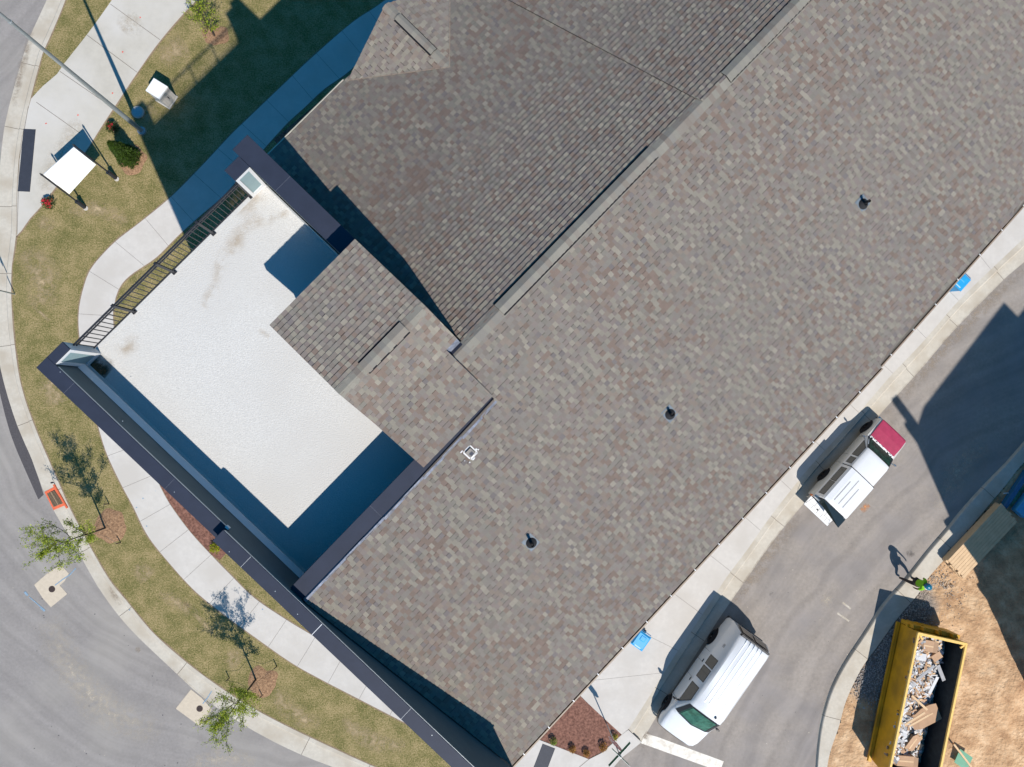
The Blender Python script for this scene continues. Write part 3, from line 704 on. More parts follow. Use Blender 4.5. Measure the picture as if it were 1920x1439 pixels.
def ridgevent(p0, p1, dl, dr, w, h, parent):
    mb = MB(); mb.m(M['shingle']); up = Vector((0, 0, 1)); L = (p1-p0).length; d = (p1-p0)/L
    n = max(2, int(L/.13)); 
    for i in range(n):
        a = p0+d*(L*i/n); b = p0+d*(L*(i+1)/n+.004); c = tabcol(a); c = tuple(q*.96 for q in ((c[0]*.5+.10), (c[1]*.5+.095), (c[2]*.5+.082)))
        for dd in (dl, dr):
            q = [a+up*(h+.004), b+up*h, b+up*(h-.006)+dd*w, a+up*(h-.002)+dd*w]
            if (q[1]-q[0]).cross(q[2]-q[0]).z < 0: q.reverse()
            mb.face(q, c)
    o = mb.build('ridge_vent', M['shingle'], parent, tint=True)
    m2 = MB()
    for dd in (dl, dr):
        for k in (1, -1):
            pass
        q = [p0+up*(h-.008)+dd*(w-.012), p1+up*(h-.008)+dd*(w-.012), p1-up*.02+dd*(w-.012), p0-up*.02+dd*(w-.012)]; m2.face(q)
        q = [p0+up*.006+dd*(w-.03), p1+up*.006+dd*(w-.03), p1+up*.016+dd*(w+.034), p0+up*.016+dd*(w+.034)]
        m2.face(q)  # flat dark strip on the roof paints the vent's edge shadow
        for e in (p0, p1): m2.face([e+up*h, e+up*(h-.006)+dd*w, e-up*.02+dd*w, e-up*.02])
    m2.build('vent_gap_shade', M['void'], o)
    return o
def onridge(x, y):
    w = W(x, y, ZR+.05); return w.dot(UU)
for (x0, y0), (x1, y1) in (((941, 586), (1227, 285)), ((1360, 142), (1530, -40))):
    ridgevent(B(onridge(x0, y0), VR-.02, ZR+.02), B(onridge(x1, y1), VR-.02, ZR+.02), dNW, dSE, .155, .055, bld)

# penthouse gable ---------------------------------------------------
ZG = 16.9
gW = uv(508, 610, ZG); gN = uv(665, 448, ZG); gS = uv(792, 879, 16.25)
gu0 = (gW[0]+gS[0])/2; gv0 = (gW[1]+gN[1])/2; gu1 = gN[0]; gv1 = gS[1]
gzr = 17.2; rN = uv(801, 572, gzr); rW = uv(640, 735, gzr); gvr = (rN[1]+rW[1])/2; gu1 = max(gu1, .80)
print('gable', gu0, gu1, gv0, gv1, gvr, 'SNW..', W(862, 622, 17.1).dot(UU))
vcut = -1.16; ucut = .47; zc_ = 16.58; ze_ = 16.10
zs = lambda v: gzr-(v-gvr)*(gzr-zc_)/(vcut-gvr) if v < vcut else zc_-(v-vcut)*(zc_-ze_)/(gv1-vcut)
gb = MB()
shingles(gb, [B(gu0, gvr, gzr), B(gu0, gv0, ZG), B(gu1, gv0, ZG), B(gu1, gvr, gzr)], UU, expo=EXP*1.0)
shingles(gb, [B(gu0, gvr, gzr), B(gu1, gvr, gzr), B(gu1, vcut, zs(vcut)), B(gu0, vcut, zs(vcut))], UU, expo=EXP*1.0)
shingles(gb, [B(gu0, vcut, zs(vcut)), B(ucut, vcut, zs(vcut)), B(ucut, gv1, zs(gv1)), B(gu0, gv1, zs(gv1))], UU)
g = gb.build('gable_roof', M['shingle'], bld, tint=True)
dGN = (-VV-Vector((0, 0, (gzr-ZG)/(gvr-gv0)))).normalized(); dGS = (VV-Vector((0, 0, (gzr-zc_)/(vcut-gvr)))).normalized()
ridgecap(B(gu0, gvr, gzr+.006), B(gu1, gvr, gzr+.006), dGN, dGS, .15, .17, g)
a = uv(684, 693, gzr)[0]; b = uv(757, 612, gzr)[0]
ridgevent(B(a, gvr, gzr+.015), B(b, gvr, gzr+.015), dGN, dGS, .15, .055, g)
# fascia and gable walls
mb = MB(); mb.m(M['cap'])
def skirt(mb, pts, h, off=Vector((0, 0, -.012))):
    for p, q in zip(pts, pts[1:]):
        mb.face([p+off, q+off, q+off-Vector((0, 0, h)), p+off-Vector((0, 0, h))])
skirt(mb, [B(gu1, vcut, zs(vcut)), B(gu1, gvr, gzr), B(gu1, gv0, ZG), B(gu0, gv0, ZG), B(gu0, gvr, gzr), B(gu0, vcut, zs(vcut)), B(gu0, gv1, zs(gv1)), B(ucut, gv1, zs(gv1))], .14)
# closed soffit
mb.face([B(gu0, gv0, ZG-.17), B(gu1, gv0, ZG-.17), B(gu1, gvr, gzr-.17), B(gu0, gvr, gzr-.17)]); mb.face([B(gu0, gvr, gzr-.17), B(gu1, gvr, gzr-.17), B(gu1, vcut, zs(vcut)-.17), B(gu0, vcut, zs(vcut)-.17)])
mb.face([B(gu0, vcut, zs(vcut)-.17), B(ucut, vcut, zs(vcut)-.17), B(ucut, gv1, zs(gv1)-.17), B(gu0, gv1, zs(gv1)-.17)])
mb.m(M['brown']); skirt(mb, [B(ucut, gv1, zs(gv1)), B(ucut, vcut, zs(vcut))], .3)
mb.build('gable_fascia', None, bld)
mb = MB(); mb.m(M['wallgrey'])
wu0, wu1, wv0, wv1 = gu0+.28, .42, gv0+.28, -.02
prof = [(wv0, 14.6), (wv0, ZG-.18+.28*.12), (gvr, gzr-.18), (vcut, zs(vcut)-.19), (wv1, zs(wv1)-.19), (wv1, 14.6)]
for u in (wu0, wu1): mb.face([B(u, v, z) for v, z in prof])
for (v0, z0), (v1, z1) in zip(prof, prof[1:]): mb.face([B(wu0, v0, z0), B(wu0, v1, z1), B(wu1, v1, z1), B(wu1, v0, z0)])
mb.build('gable_wall', None, bld)
# small flashing at the cut of the overhang
mb = MB(); mb.m(M['flash'])
mb.face([B(ucut, vcut, zs(vcut)-.015), B(gu1, vcut, zs(vcut)-.015), B(gu1, vcut+.10, ZR-.03), B(ucut, vcut+.10, ZR-.03)])
mb.m(M['cap']); mb.face([B(ucut, vcut+.10, ZR-.02), B(gu1, vcut+.10, ZR-.02), B(gu1, vcut+.17, ZR+.02), B(ucut, vcut+.17, ZR+.02)])
mb.build('gable_flashing', None, bld)

# front cross gable (upper left) ------------------------------------
pk = hit(843, 127, znw); zp = pk.z; T = W(716, 13, zp+.05); T = B(pk.dot(UU), T.dot(VV), zp)
fl_ = hit(652, 152, znw); F = fl_
Fr = B(2*pk.dot(UU)-F.dot(UU), F.dot(VV), F.z)
Fo = B(F.dot(UU)-.02, F.dot(VV)-.02, F.z-.04)
cb = MB()
shingles(cb, [T, pk+Vector((0, 0, .01)), F+Vector((0, 0, .01))], VV)
shingles(cb, [T, Fr+Vector((0, 0, .01)), pk+Vector((0, 0, .01))], VV)
g2 = cb.build('front_gable_roof', M['shingle'], bld, tint=True)
du = Vector((0, 0, -(zp-F.z)/abs(F.dot(UU)-pk.dot(UU))))
dl = (-UU+du).normalized(); dr = (UU+du).normalized()
ridgecap(T+Vector((0, 0, .004)), pk+Vector((0, 0, .006)), dl, dr, .13, .13, g2)
s = (pk-T).normalized()
ridgevent(T+s*.42+Vector((0, 0, .012)), T+s*((pk-T).length-.55)+Vector((0, 0, .012)), dl, dr, .11, .055, g2)
mb = MB(); mb.m(M['brown'])
for q_, dd_ in ((F, dl), (Fr, dr)):
    a_ = pk+Vector((0, 0, .03)); b_ = q_+Vector((0, 0, .03)); t_ = (b_-a_).normalized(); n_v = Vector((-t_.y, t_.x, 0))*.010
    mb.face([a_-n_v, a_+n_v, b_+n_v, b_-n_v])
mb.build('valley_line', None, g2)
mb = MB(); mb.m(M['siding'])
mb.face([T-Vector((0, 0, .01)), F-Vector((0, 0, .0)), F-Vector((0, 0, .12)), T-Vector((0, 0, .16))]); mb.face([T-Vector((0, 0, .01)), T-Vector((0, 0, .16)), Fr-Vector((0, 0, .12)), Fr])
q = VV*.35
mb.face([T+q-Vector((0, 0, .1)), F+q-Vector((0, 0, .1)), Fr+q-Vector((0, 0, .1))])
mb.build('gable_fascia', None, bld)

# body walls --------------------------------------------------------
mb = MB(); mb.m(M['siding'])
def prism(prof, u0, u1):
    for u in (u0, u1):
        mb.face([B(u, v, z) for v, z in prof])
    for (v0, z0), (v1, z1) in zip(prof, prof[1:]+prof[:1]): mb.face([B(u0, v0, z0), B(u0, v1, z1), B(u1, v1, z1), B(u1, v0, z0)])
vw = ESE-.28
prism([(vw, .1), (vw, zse(vw)-.12), (VR, ZR-.12), (ENW+.55, znw(ENW+.55)-.12), (ENW+.55, .1)], .80, UE-.3)
prism([(vw, .1), (vw, zse(vw)-.13), (.40, zse(.40)-.13), (.40, .1)], U0+.02, .80)
prism([(.39, .1), (.39, 14.5), (-7.22, 14.5), (-7.22, .1)], -5.66, .79)
mb.build('wall', None, bld)

# gutters -----------------------------------------------------------
def gutter(u0, u1, v, z, mt, s, w=.085, hang=None, v2=None):
    v2 = v if v2 is None else v2
    mb = MB(); mb.m(mt)
    vo = v+s*w
    # u-shaped trough
    pr = [(v+s*.005, z-.02), (v+s*.005, z-.11), (vo, z-.11), (vo, z-.015), (vo-s*.034, z-.012), (vo-s*.034, z-.10), (v+s*.02, z-.10)]
    for (a0, b0), (a1, b1) in zip(pr, pr[1:]): mb.face([B(u0, a0, b0), B(u1, a0+v2-v, b0), B(u1, a1+v2-v, b1), B(u0, a1, b1)])
    o = mb.build('gutter', None, bld)
    if hang:
        k = u0+.4
        while k < u1-.2 and k < 15.5:
            h = MB(); h.box(B(k, v+(v2-v)*(k-u0)/(u1-u0)+s*w*.5, z-.02), UU*.022, VV*(w*.7), (0, 0, .010)); h.build('gutter_hanger', M['white'], o); k += .88
    return o
gutter(U0, jog, ESE, zse(ESE), M['brown'], 1, hang=True)
gutter(jog, UE, E2, zse(E2), M['brown'], 1, hang=True, v2=E3)
un0 = uv(533, 262, znw(ENW))[0]
gutter(UNE, F.dot(UU)-.05, ENW, znw(ENW)+.01, M['cream'], -1, w=.07)

# terrace -----------------------------------------------------------
ZD = 14.6; ZL = 16.0
uin = -5.66; uout = -5.985; vfront = -7.30
mb = MB(); mb.m(M['membrane'])
n = 1
mb.face([B(uin-.02, -7.16, ZD), B(.42, -7.16, ZD), B(.42, .05, ZD), B(uin-.02, .05, ZD)][::-1])
dk = mb.build('terrace_deck', None, bld)
# front deck edge + fascia
mb = MB(); mb.m(M['membrane'])
mb.box(B(-2.65, -7.20, ZD-.30), UU*5.24, VV*.10, (0, 0, .305))
mb.build('deck_edge', None, bld)
ochre = stainmat('ochre_stain', (.38, .26, .13), .6)
for path, w in [([(400, 545), (412, 500), (438, 462), (462, 425), (500, 410), (528, 406)], .26), ([(440, 400), (470, 372), (490, 355)], .45), ([(218, 662), (240, 650), (262, 632)], .26), ([(505, 412), (530, 405), (540, 395)], .14), ([(380, 575), (395, 555), (402, 535)], .16), ([(485, 618), (505, 632)], .10)]:
    film(path, w, ochre, 'stain', ZD, dk)
pud = stainmat('dark_puddle', (.10, .065, .03), 3.0, 1.6)
film([(160, 668), (178, 688), (200, 706)], .40, pud, 'stain', ZD, dk); film([(166, 672), (182, 694), (190, 705)], .25, pud, 'stain', ZD+.003, dk)

# parapets
def wallbox(mb, u0, u1, v0, v1, z0, z1): mb.box(B((u0+u1)/2, (v0+v1)/2, z0), UU*abs(u1-u0), VV*abs(v1-v0), (0, 0, z1-z0))
us, vs_ = uv(414, 1003, 16.2); vstep = vs_
print('step v', vstep, 'uin_hi', uin_hi, 'uout_hi', uout_hi)
ci = .03; ct = .035
# south-west parapet, low part and high part
mb = MB(); mb.m(M['wallgrey'])
wallbox(mb, uout+ci, uin-ci, vfront+ci, vstep, .1, ZL-ct)
wallbox(mb, uout_hi+ci, uin_hi-ci, vstep, ESE+.12, .1, zhi-ct)
# west return
wallbox(mb, uin-ci, -5.20-ci, vfront+ci, -7.10, .1, ZL-ct)
# north pier and north-east parapet
wallbox(mb, -.07+ci, .40, -7.47+ci, -7.19, .1, ZL-ct)
wallbox(mb, .40, .85-ci, -7.66+ci, gv0+.9, .1, ZL-ct)
# south-east wall of the terrace
wallbox(mb, uin-ci, .42, .02, .37, ZD-.2, ZL-ct)
pw = mb.build('parapet_wall', None, bld)
def capbox(name, u0, u1, v0, v1, z, seams=(), ax='v', bright=False):
    mb = MB(); mb.m(M['cap']); mb.box(B((u0+u1)/2, (v0+v1)/2, z-ct), UU*abs(u1-u0), VV*abs(v1-v0), (0, 0, ct), 0, .006)
    # turned-down lips
    o = mb.build(name, None, bld)
    for k_, s in enumerate(seams):
        sm = MB(); sm.m(M['trimwhite'] if bright else M['seam'])
        wd_ = .014 if k_ == 0 and bright else .005
        if ax == 'v': sm.box(B((u0+u1)/2, s, z), UU*abs(u1-u0)*.98, VV*wd_, (0, 0, .002))
        else: sm.box(B(s, (v0+v1)/2, z), UU*wd_, VV*abs(v1-v0)*.98, (0, 0, .002))
        sm.build('cap_seam', None, o)
    # bright inner drip edge and fixings
    return o
capbox('parapet_cap', uout, uin, vfront, vstep+.03, ZL, seams=[uv(104, 718-20, ZL)[1]+.45, uv(330, 920, ZL)[1]-.2], ax='v')
capbox('parapet_cap', uout_hi, uin_hi, vstep-.03, ESE+.14, zhi, seams=[uv(595, 1180, zhi)[1], uv(460, 1055, zhi)[1], uv(760, 1340, zhi)[1]], ax='v', bright=True)
capbox('parapet_cap', uin+.002, -5.20, vfront, -7.07, ZL)
capbox('parapet_cap', -.07, .385, -7.49, -7.16, ZL-.004)
capbox('parapet_cap', .39, .86, -7.69, gv0+.9, ZL, seams=[uv(530, 345, ZL)[1]], ax='v')
capbox('parapet_cap', uin+.002, .44, 0, .37, ZL-.004, seams=[uv(690, 945, ZL)[0]], ax='u')
# inner drip line, fixings
mb = MB(); mb.m(M['steel'])
mb.box(B(uin+.010, (vfront+vstep)/2+.15, ZL-.05), UU*.006, VV*(vstep-vfront-.35), (0, 0, .04))
mb.box(B(uin_hi+.010, (vstep+ESE)/2, zhi-.05), UU*.006, VV*(ESE-vstep), (0, 0, .04))
for x, y in [(173, 711), (113, 698), (230, 790), (327, 923), (292, 921)]:
    p = W(x, y, ZL+.002); mb.box(p, (.018, 0, 0), (0, .018, 0), (0, 0, .004))
for x, y in [(516, 1109), (558, 1152), (810, 1379), (430, 1035)]:
    p = W(x, y, zhi+.002); mb.box(p, (.018, 0, 0), (0, .018, 0), (0, 0, .004))
mb.build('cap_fixing', None, bld)
# step block between caps
mb = MB(); mb.m(M['trimwhite']); mb.box(B(uin_hi+.035, vstep-.02, ZL-.0), UU*.05, VV*.09, (0, 0, .10)); mb.build('cap_end_clip', None, bld)
# counter-flashing and coved membrane
mb = MB(); mb.m(M['membrane'])
up = .26
mb.face([B(uin+.0, -7.08, ZD+up), B(uin+.0, .0, ZD+up), B(uin+.03, .0, ZD+.04), B(uin+.03, -7.08, ZD+.04)][::-1])
mb.face([B(uin+.03, -7.08, ZD+.04), B(uin+.03, 0, ZD+.04), B(uin+.09, 0, ZD+.003), B(uin+.09, -7.08, ZD+.003)][::-1])
mb.face([B(.372, -7.1, ZD+up), B(.372, gv0+.5, ZD+up), B(.34, gv0+.5, ZD+.003), B(.34, -7.1, ZD+.003)])
mb.build('membrane_upstand', None, dk)
mb = MB(); mb.m(M['trimwhite'])
mb.face([B(uin-.02, -7.07, ZD+up+.15), B(uin-.02, -.0, ZD+up+.15), B(uin+.085, -.0, ZD+up+.03), B(uin+.085, -7.07, ZD+up+.03)]); mb.face([B(uin+.085, -7.07, ZD+up+.03), B(uin+.085, 0, ZD+up+.03), B(uin+.085, 0, ZD+up-.02), B(uin+.085, -7.07, ZD+up-.02)]); mb.build('counter_flashing', None, dk)
# white framed panels on the two end piers
def pier(u0, u1, v, z0, z1, s, name):
    mb = MB(); mb.m(M['trimwhite']); w = .075
    mb.box(B((u0+u1)/2, v+s*.02, z0), UU*(u1-u0), VV*.04, (0, 0, .16)); mb.box(B((u0+u1)/2, v+s*.02, z1-.09), UU*(u1-u0), VV*.04, (0, 0, .09))
    for u in (u0+w/2, u1-w/2): mb.box(B(u, v+s*.02, z0+.16), UU*w, VV*.04, (0, 0, z1-z0-.25))
    o = mb.build(name, None, bld)
    m2 = MB(); m2.m(M['panelglass']); m2.box(B((u0+u1)/2, v+s*.008, z0+.16), UU*(u1-u0-2*w), VV*.016, (0, 0, z1-z0-.25)); m2.build('pier_panel', None, o)
M['panelglass'] = mat('grey_pier_panel', (.22, .31, .33), .5, var=.05)
pier(uin+.005, -5.21, -7.10, ZD, ZL-.04, 1, 'pier_frame')
pier(-.06, .375, -7.19, ZD, ZL-.04, 1, 'pier_frame')
mb = MB(); mb.m(M['trimwhite']); mb.box(B(-5.215, -7.20, ZD), UU*.03, VV*.2, (0, 0, ZL-ZD-.05)); mb.build('pier_trim', None, bld)
# silver step flashing beside the main roof
mb = MB(); mb.m(M['flash']); k = U0+.02
while k < .40:
    k2 = min(k+.62, .42); j = rnd.uniform(-.012, .012)
    mb.face([B(k, .372, ZL-.02), B(k2+.02, .372, ZL-.02), B(k2+.02, .405+j, zse(.41)+.020), B(k, .41+j, zse(.41)+.018)][::-1])
    mb.face([B(k, .41+j, zse(.41)+.018), B(k2+.02, .405+j, zse(.41)+.020), B(k2+.02, .455+j, zse(.455)+.026), B(k, .47+j, zse(.47)+.022)][::-1]); k = k2
mb.build('step_flashing', None, bld)

# railing
rail = MB(); rail.m(M['black']); vr = -7.215; zt, zb = 15.68, 14.74
u0, u1 = -5.19, -.09
rail.box(B((u0+u1)/2, vr, zt-.03), UU*(u1-u0), VV*.036, (0, 0, .035)); rail.box(B((u0+u1)/2, vr, zt-.15), UU*(u1-u0), VV*.028, (0, 0, .028)); rail.box(B((u0+u1)/2, vr, zb), UU*(u1-u0), VV*.03, (0, 0, .03))
ro = rail.build('railing', None, bld)
pu = [uv(x, y, ZD)[0] for x, y in [(176, 657), (249, 582), (324, 508), (396, 434), (465, 363)]]
for k, u in enumerate(pu):
    mb = MB(); mb.box(B(u, vr, ZD+.02), UU*.055, VV*.055, (0, 0, zt-ZD)); mb.box(B(u, vr, zt+.02), UU*.075, VV*.075, (0, 0, .03), .3); mb.box(B(u, vr, ZD+.02), UU*.11, VV*.11, (0, 0, .02)); mb.build('post', M['black'], ro)
bal = None
for k in range(4):
    n = 10
    for i in range(1, n+1):
        u = pu[k]+(pu[k+1]-pu[k])*i/(n+1)
        mb = MB(); mb.box(B(u, vr, zb+.03), UU*.017, VV*.017, (0, 0, zt-zb-.06)); mb.build('baluster', M['black'], ro)

# roof penetrations
def pipevent(x, y, h, elbow=False):
    w = hit(x, y, zse); nrm = (VV*SSE+Vector((0, 0, 1))).normalized()
    mb = MB(); mb.box(w-dSE*.02+nrm*.012, UU*.30, dSE*.34, nrm*.006)
    fo = mb.build('pipe_flashing', M['flash2'], bld)
    mb = MB(); n = 20; vs = []
    rs = [(.135, .016), (.125, .03), (.085, .06), (.06, .085), (.045, .095)]
    for r, z in rs: vs += [w+nrm*z+(UU*math.cos(i*6.283/n)+dSE*math.sin(i*6.283/n))*r for i in range(n)]
    fs = [(k*n+i, k*n+(i+1) % n, (k+1)*n+(i+1) % n, (k+1)*n+i) for k in range(len(rs)-1) for i in range(n)]
    mb.idx(vs, fs); mb.build('rubber_boot', M['rubber'], fo, smooth=True)
    mb = MB(); mb.tube([w, w+Vector((0, 0, h))], [.035, .035], 12, False); mb.tube([w+Vector((0, 0, h-.02)), w+Vector((0, 0, h))], [.040, .040], 12, False)
    mb.idx([w+Vector((math.cos(i*.5236)*.034, math.sin(i*.5236)*.034, h-.03)) for i in range(12)], [tuple(range(12))])
    mb.build('vent_pipe', M['rubber'], fo)
M['flash2'] = mat('dark_flashing', (.13, .16, .19), .6, var=.2)
pipevent(1256, 777, .26); pipevent(996, 1018, .34); pipevent(1618, 383, .30)
w = hit(881, 848, zse); nrm = (VV*SSE+Vector((0, 0, 1))).normalized()
mb = MB(); mb.m(M['black']); mb.box(w+nrm*.01, UU*.15, dSE*.17, nrm*.07); mb.m(M['cap']); mb.box(w+nrm*.081+dSE*.03, UU*.09, dSE*.08, nrm*.004)
o = mb.build('square_vent', None, bld)
mb = MB()
for (du_, dv_, a, b) in [(0, -.11, .24, .035), (0, .12, .22, .05), (-.105, 0, .035, .24), (.11, .01, .03, .22), (.13, .06, .07, .05), (-.12, -.15, .07, .03), (.17, .10, .03, .03), (-.05, .17, .08, .03), (-.17, .16, .03, .03), (-.22, .05, .02, .02)]:
    mb.box(w+UU*du_+dSE*dv_+nrm*.016, UU*a, dSE*b, nrm*.006, .2)
mb.build('sealant', M['sealant'], o)

# windows of the outer walls
def window(c, ax, out, w=1.1, h=1.5):
    mb = MB(); mb.m(M['trimwhite'])
    for s in (-1, 1): mb.box(c+ax*s*(w/2)+out*.02, ax*.08, out*.06, (0, 0, h))
    for z in (0, h-.07): mb.box(c+out*.02+Vector((0, 0, z)), ax*(w-.08), out*.055, (0, 0, .07))
    mb.box(c+out*.02+Vector((0, 0, h/2)), ax*(w-.08), out*.05, (0, 0, .04))
    o = mb.build('window', None, bld); m2 = MB(); m2.box(c+out*.008+Vector((0, 0, .07)), ax*(w-.08), out*.012, (0, 0, h-.14)); m2.build('pane', M['glass'], o)
for z in (1.2, 4.6, 8.0, 11.3):
    for v in (-5.6, -2.8): window(B(uout+ci, v, z), VV, -UU)
    for v in (1.3, 4.6): window(B(uout_hi+ci, v, z), VV, -UU)
    for u in (-4.4, -2.4, -.9): window(B(u, -7.22, z), UU, -VV)
# ================================================================== THINGS
# tree --------------------------------------------------------------
def tree(base, H, spread, z_first, nleaf, label, seed, lean=(0, 0), lsz=.042, name='young_tree', cols=((.32, .40, .04), (.40, .48, .05), (.20, .29, .03), (.36, .38, .06))):
    r = random.Random(seed); b = zup(W(*base, .14), .12); root = thing(name, label, 'tree', b, 'young kerbside trees' if name == 'young_tree' else None)
    mb = MB(); L = Vector((lean[0], lean[1], 0)); tips = []
    top = b+Vector((0, 0, H*.92))+L
    trunk = [b+(top-b)*t+Vector((mnoise.noise(Vector((t*3, seed, 0))), mnoise.noise(Vector((t*3, seed, 7))), 0))*.10*t for t in [i/9 for i in range(10)]]
    mb.tube(trunk, [.042*(1-.85*i/9) for i in range(10)], 7)
    def branch(p, d, ln, rad, lev):
        pts = [p]; n = 5
        for i in range(n):
            d = (d+Vector((r.uniform(-.16, .16), r.uniform(-.16, .16), r.uniform(-.02, .17)))).normalized(); pts.append(pts[-1]+d*ln/n)
        mb.tube(pts, [rad*(1-.75*i/n) for i in range(n+1)], 5)
        for i in range(2, n+1): tips.append((pts[i], lev))
        if lev < 2:
            for i in range(1, n+1):
                for k in range(2):
                    if r.random() < .85:
                        a = r.uniform(0, 6.28); e = (d*.8+Vector((math.cos(a), math.sin(a), r.uniform(.0, .6)))*.8).normalized()
                        branch(pts[i], e, ln*r.uniform(.30, .5), rad*.45, lev+1)
    nb = 13
    for i in range(nb):
        t = z_first/H+(1-z_first/H)*(i/nb)*.93; idx = min(8, int(t*9)); p = trunk[idx].lerp(trunk[idx+1], t*9-idx) if t < 1 else trunk[-1]
        a = i*2.4+r.uniform(-.3, .3); f = math.sin(math.pi*min(1, (i+1.6)/(nb+1.2)))**.7
        branch(p, Vector((math.cos(a), math.sin(a), .75)).normalized(), spread*f*r.uniform(.85, 1.15)+.15, .016, 0)
    mb.build('trunk', M['bark'], root)
    lf = MB()
    for i in range(nleaf):
        p, lev = r.choice(tips)
        q = p+Vector((r.gauss(0, .055), r.gauss(0, .055), r.gauss(0, .05)))
        a = Vector((r.gauss(0, 1), r.gauss(0, 1), r.gauss(0, .7))).normalized(); c = a.orthogonal().normalized(); c = Matrix.Rotation(r.uniform(0, 6.28), 3, a) @ c; d = a.cross(c)
        s = lsz*r.uniform(.6, 1.25); col = r.choice(cols); g = r.uniform(.8, 1.2); col = tuple(x*g for x in col)
        lf.face([q-c*s, q-d*s*.38, q+c*s, q+d*s*.38], col)
    lf.build('crown', M['leaf'], root, tint=True)
    return root
tree((198, 990), 4.9, 1.15, 1.5, 5000, 'young lime green tree beside the orange drain grate, nearer the top of the kerb', 3)
tree((480, 1274), 4.9, 1.05, 1.5, 5400, 'young lime green tree over the kerb beside the lower concrete pad', 11)
tree((403, 68), 2.5, .55, .7, 1500, 'small bright green tree standing at the very top edge of the lawn', 21, name='sapling')
def stake(x, y, tx, ty, label):
    b = zup(W(x, y, .13), .12); o = thing('tree_stake', label, 'stake', b, 'stakes tied to the kerbside trees')
    mb = MB(); mb.tube([b, b+Vector((-.02, .03, .38))], .022, 6); mb.build('peg', M['bark'], o)
    t = zup(W(tx, ty, .13), 1.25); mb = MB(); mb.tube([b+Vector((-.02, .03, .34)), b.lerp(t, .5)-Vector((0, 0, .06)), t], .006, 4); mb.build('guy_line', M['black'], o)
stake(204, 945, 198, 990, 'short stake in the lawn above the upper kerbside tree')
stake(226, 1018, 198, 990, 'short stake in the lawn right of the upper kerbside tree')
stake(519, 1250, 480, 1274, 'short stake in the lawn right of the lower kerbside tree, close to the pavement')
stake(430, 1272, 480, 1274, 'short stake left of the lower kerbside tree above the kerb')
stake(492, 1304, 480, 1274, 'short stake below the lower kerbside tree')
# evergreen bush ----------------------------------------------------
def bush(c, rx, h, n, cols, label, name='bush', cone=False, seed=1, sz=.045, flowers=None, group=None, cat='bush'):
    r = random.Random(seed); b = zup(W(*c, .14), .13); root = thing(name, label, cat, b, group)
    mb = MB(); mb.tube([b, b+Vector((0, 0, h*.8))], [.02, .006], 5)
    for k in range(7):
        a = k*.9; mb.tube([b+Vector((0, 0, h*.1*k*.6)), b+Vector((math.cos(a)*rx*.7, math.sin(a)*rx*.7, h*(.35+.08*k)))], [.009, .003], 4)
    mb.build('stem', M['bark'], root)
    lf = MB()
    for i in range(n):
        t = r.random()**(.75 if not cone else 1.0); a = r.uniform(0, 6.28)
        prof = (1-t)**.75*1.0 if cone else math.sin(math.pi*min(.97, t*.85+.15))**.6
        lump = 1+.28*mnoise.noise(Vector((math.cos(a)*2.2, math.sin(a)*2.2, t*4+seed)))
        rr = rx*prof*lump*(r.random()**.35)
        q = b+Vector((math.cos(a)*rr, math.sin(a)*rr, h*t+.02))
        o = Vector((math.cos(a), math.sin(a), r.uniform(.1, 1.1))).normalized(); s1 = o.orthogonal().normalized(); s1 = Matrix.Rotation(r.uniform(0, 6.28), 3, o) @ s1
        s = sz*r.uniform(.6, 1.3); col = r.choice(cols); g = r.uniform(.75, 1.2)
        tilt = (o*.8+s1.cross(o)*.6).normalized()
        lf.face([q-s1*s*.4, q+tilt*s*.9-s1*s*.15, q+tilt*s*1.5, q+s1*s*.4], tuple(x*g for x in col))
    lf.build('foliage', M['leaf'], root, tint=True)
    if flowers:
        fb = MB()
        for i in range(flowers[1]):
            a = r.uniform(0, 6.28); t = r.uniform(.4, 1); rr = rx*math.sin(math.pi*min(.95, t*.85+.15))**.6*r.uniform(.5, 1.02)
            q = b+Vector((math.cos(a)*rr, math.sin(a)*rr, h*t+.03)); s = r.uniform(.022, .045)
            for k in range(5):
                d = Vector((math.cos(k*1.257), math.sin(k*1.257), .5)).normalized()*s; e = Vector((-d.y, d.x, 0))*.5
                g = r.uniform(.8, 1.2); fb.face([q, q+d-e, q+d*1.3, q+d+e], tuple(x*g for x in flowers[0]))
        fb.build('blossom', M['leaf'], root, tint=True)
    return root
bush((244, 296), .46, 1.9, 9000, ((.045, .085, .012), (.065, .12, .016), (.03, .055, .01)), 'dense dark green conical evergreen bush in a straw mulch ring', 'evergreen_bush', True, 2, .055)
RED = (.55, .03, .05)
bush((95, 384), .27, .42, 500, ((.05, .08, .02), (.09, .12, .03)), 'rose bush covered in red flowers at the left edge of the lawn', 'rose_bush', False, 4, .04, (RED, 46), 'red flowering bushes', 'flower bush')
bush((138, 353), .13, .35, 170, ((.05, .08, .02), (.09, .12, .03)), 'small red flowering bush behind the tilted white panel', 'rose_bush', False, 5, .035, (RED, 22), 'red flowering bushes', 'flower bush')
bush((215, 243), .24, .5, 520, ((.03, .05, .015), (.06, .085, .02)), 'dark leaved bush with a few red flowers beside the flagpole foot', 'rose_bush', False, 6, .045, (RED, 16), 'red flowering bushes', 'flower bush')
GP = 'small bushes in the corner mulch bed'
bush((1037, 1388), .16, .28, 330, ((.16, .25, .03), (.24, .33, .05)), 'bright green little bush, leftmost in the corner mulch bed', 'small_bush', False, 7, .035, None, GP)
bush((1073, 1403), .15, .25, 300, ((.42, .20, .04), (.5, .28, .06), (.25, .13, .04)), 'orange little bush second from the left in the corner mulch bed', 'small_bush', False, 8, .035, None, GP)
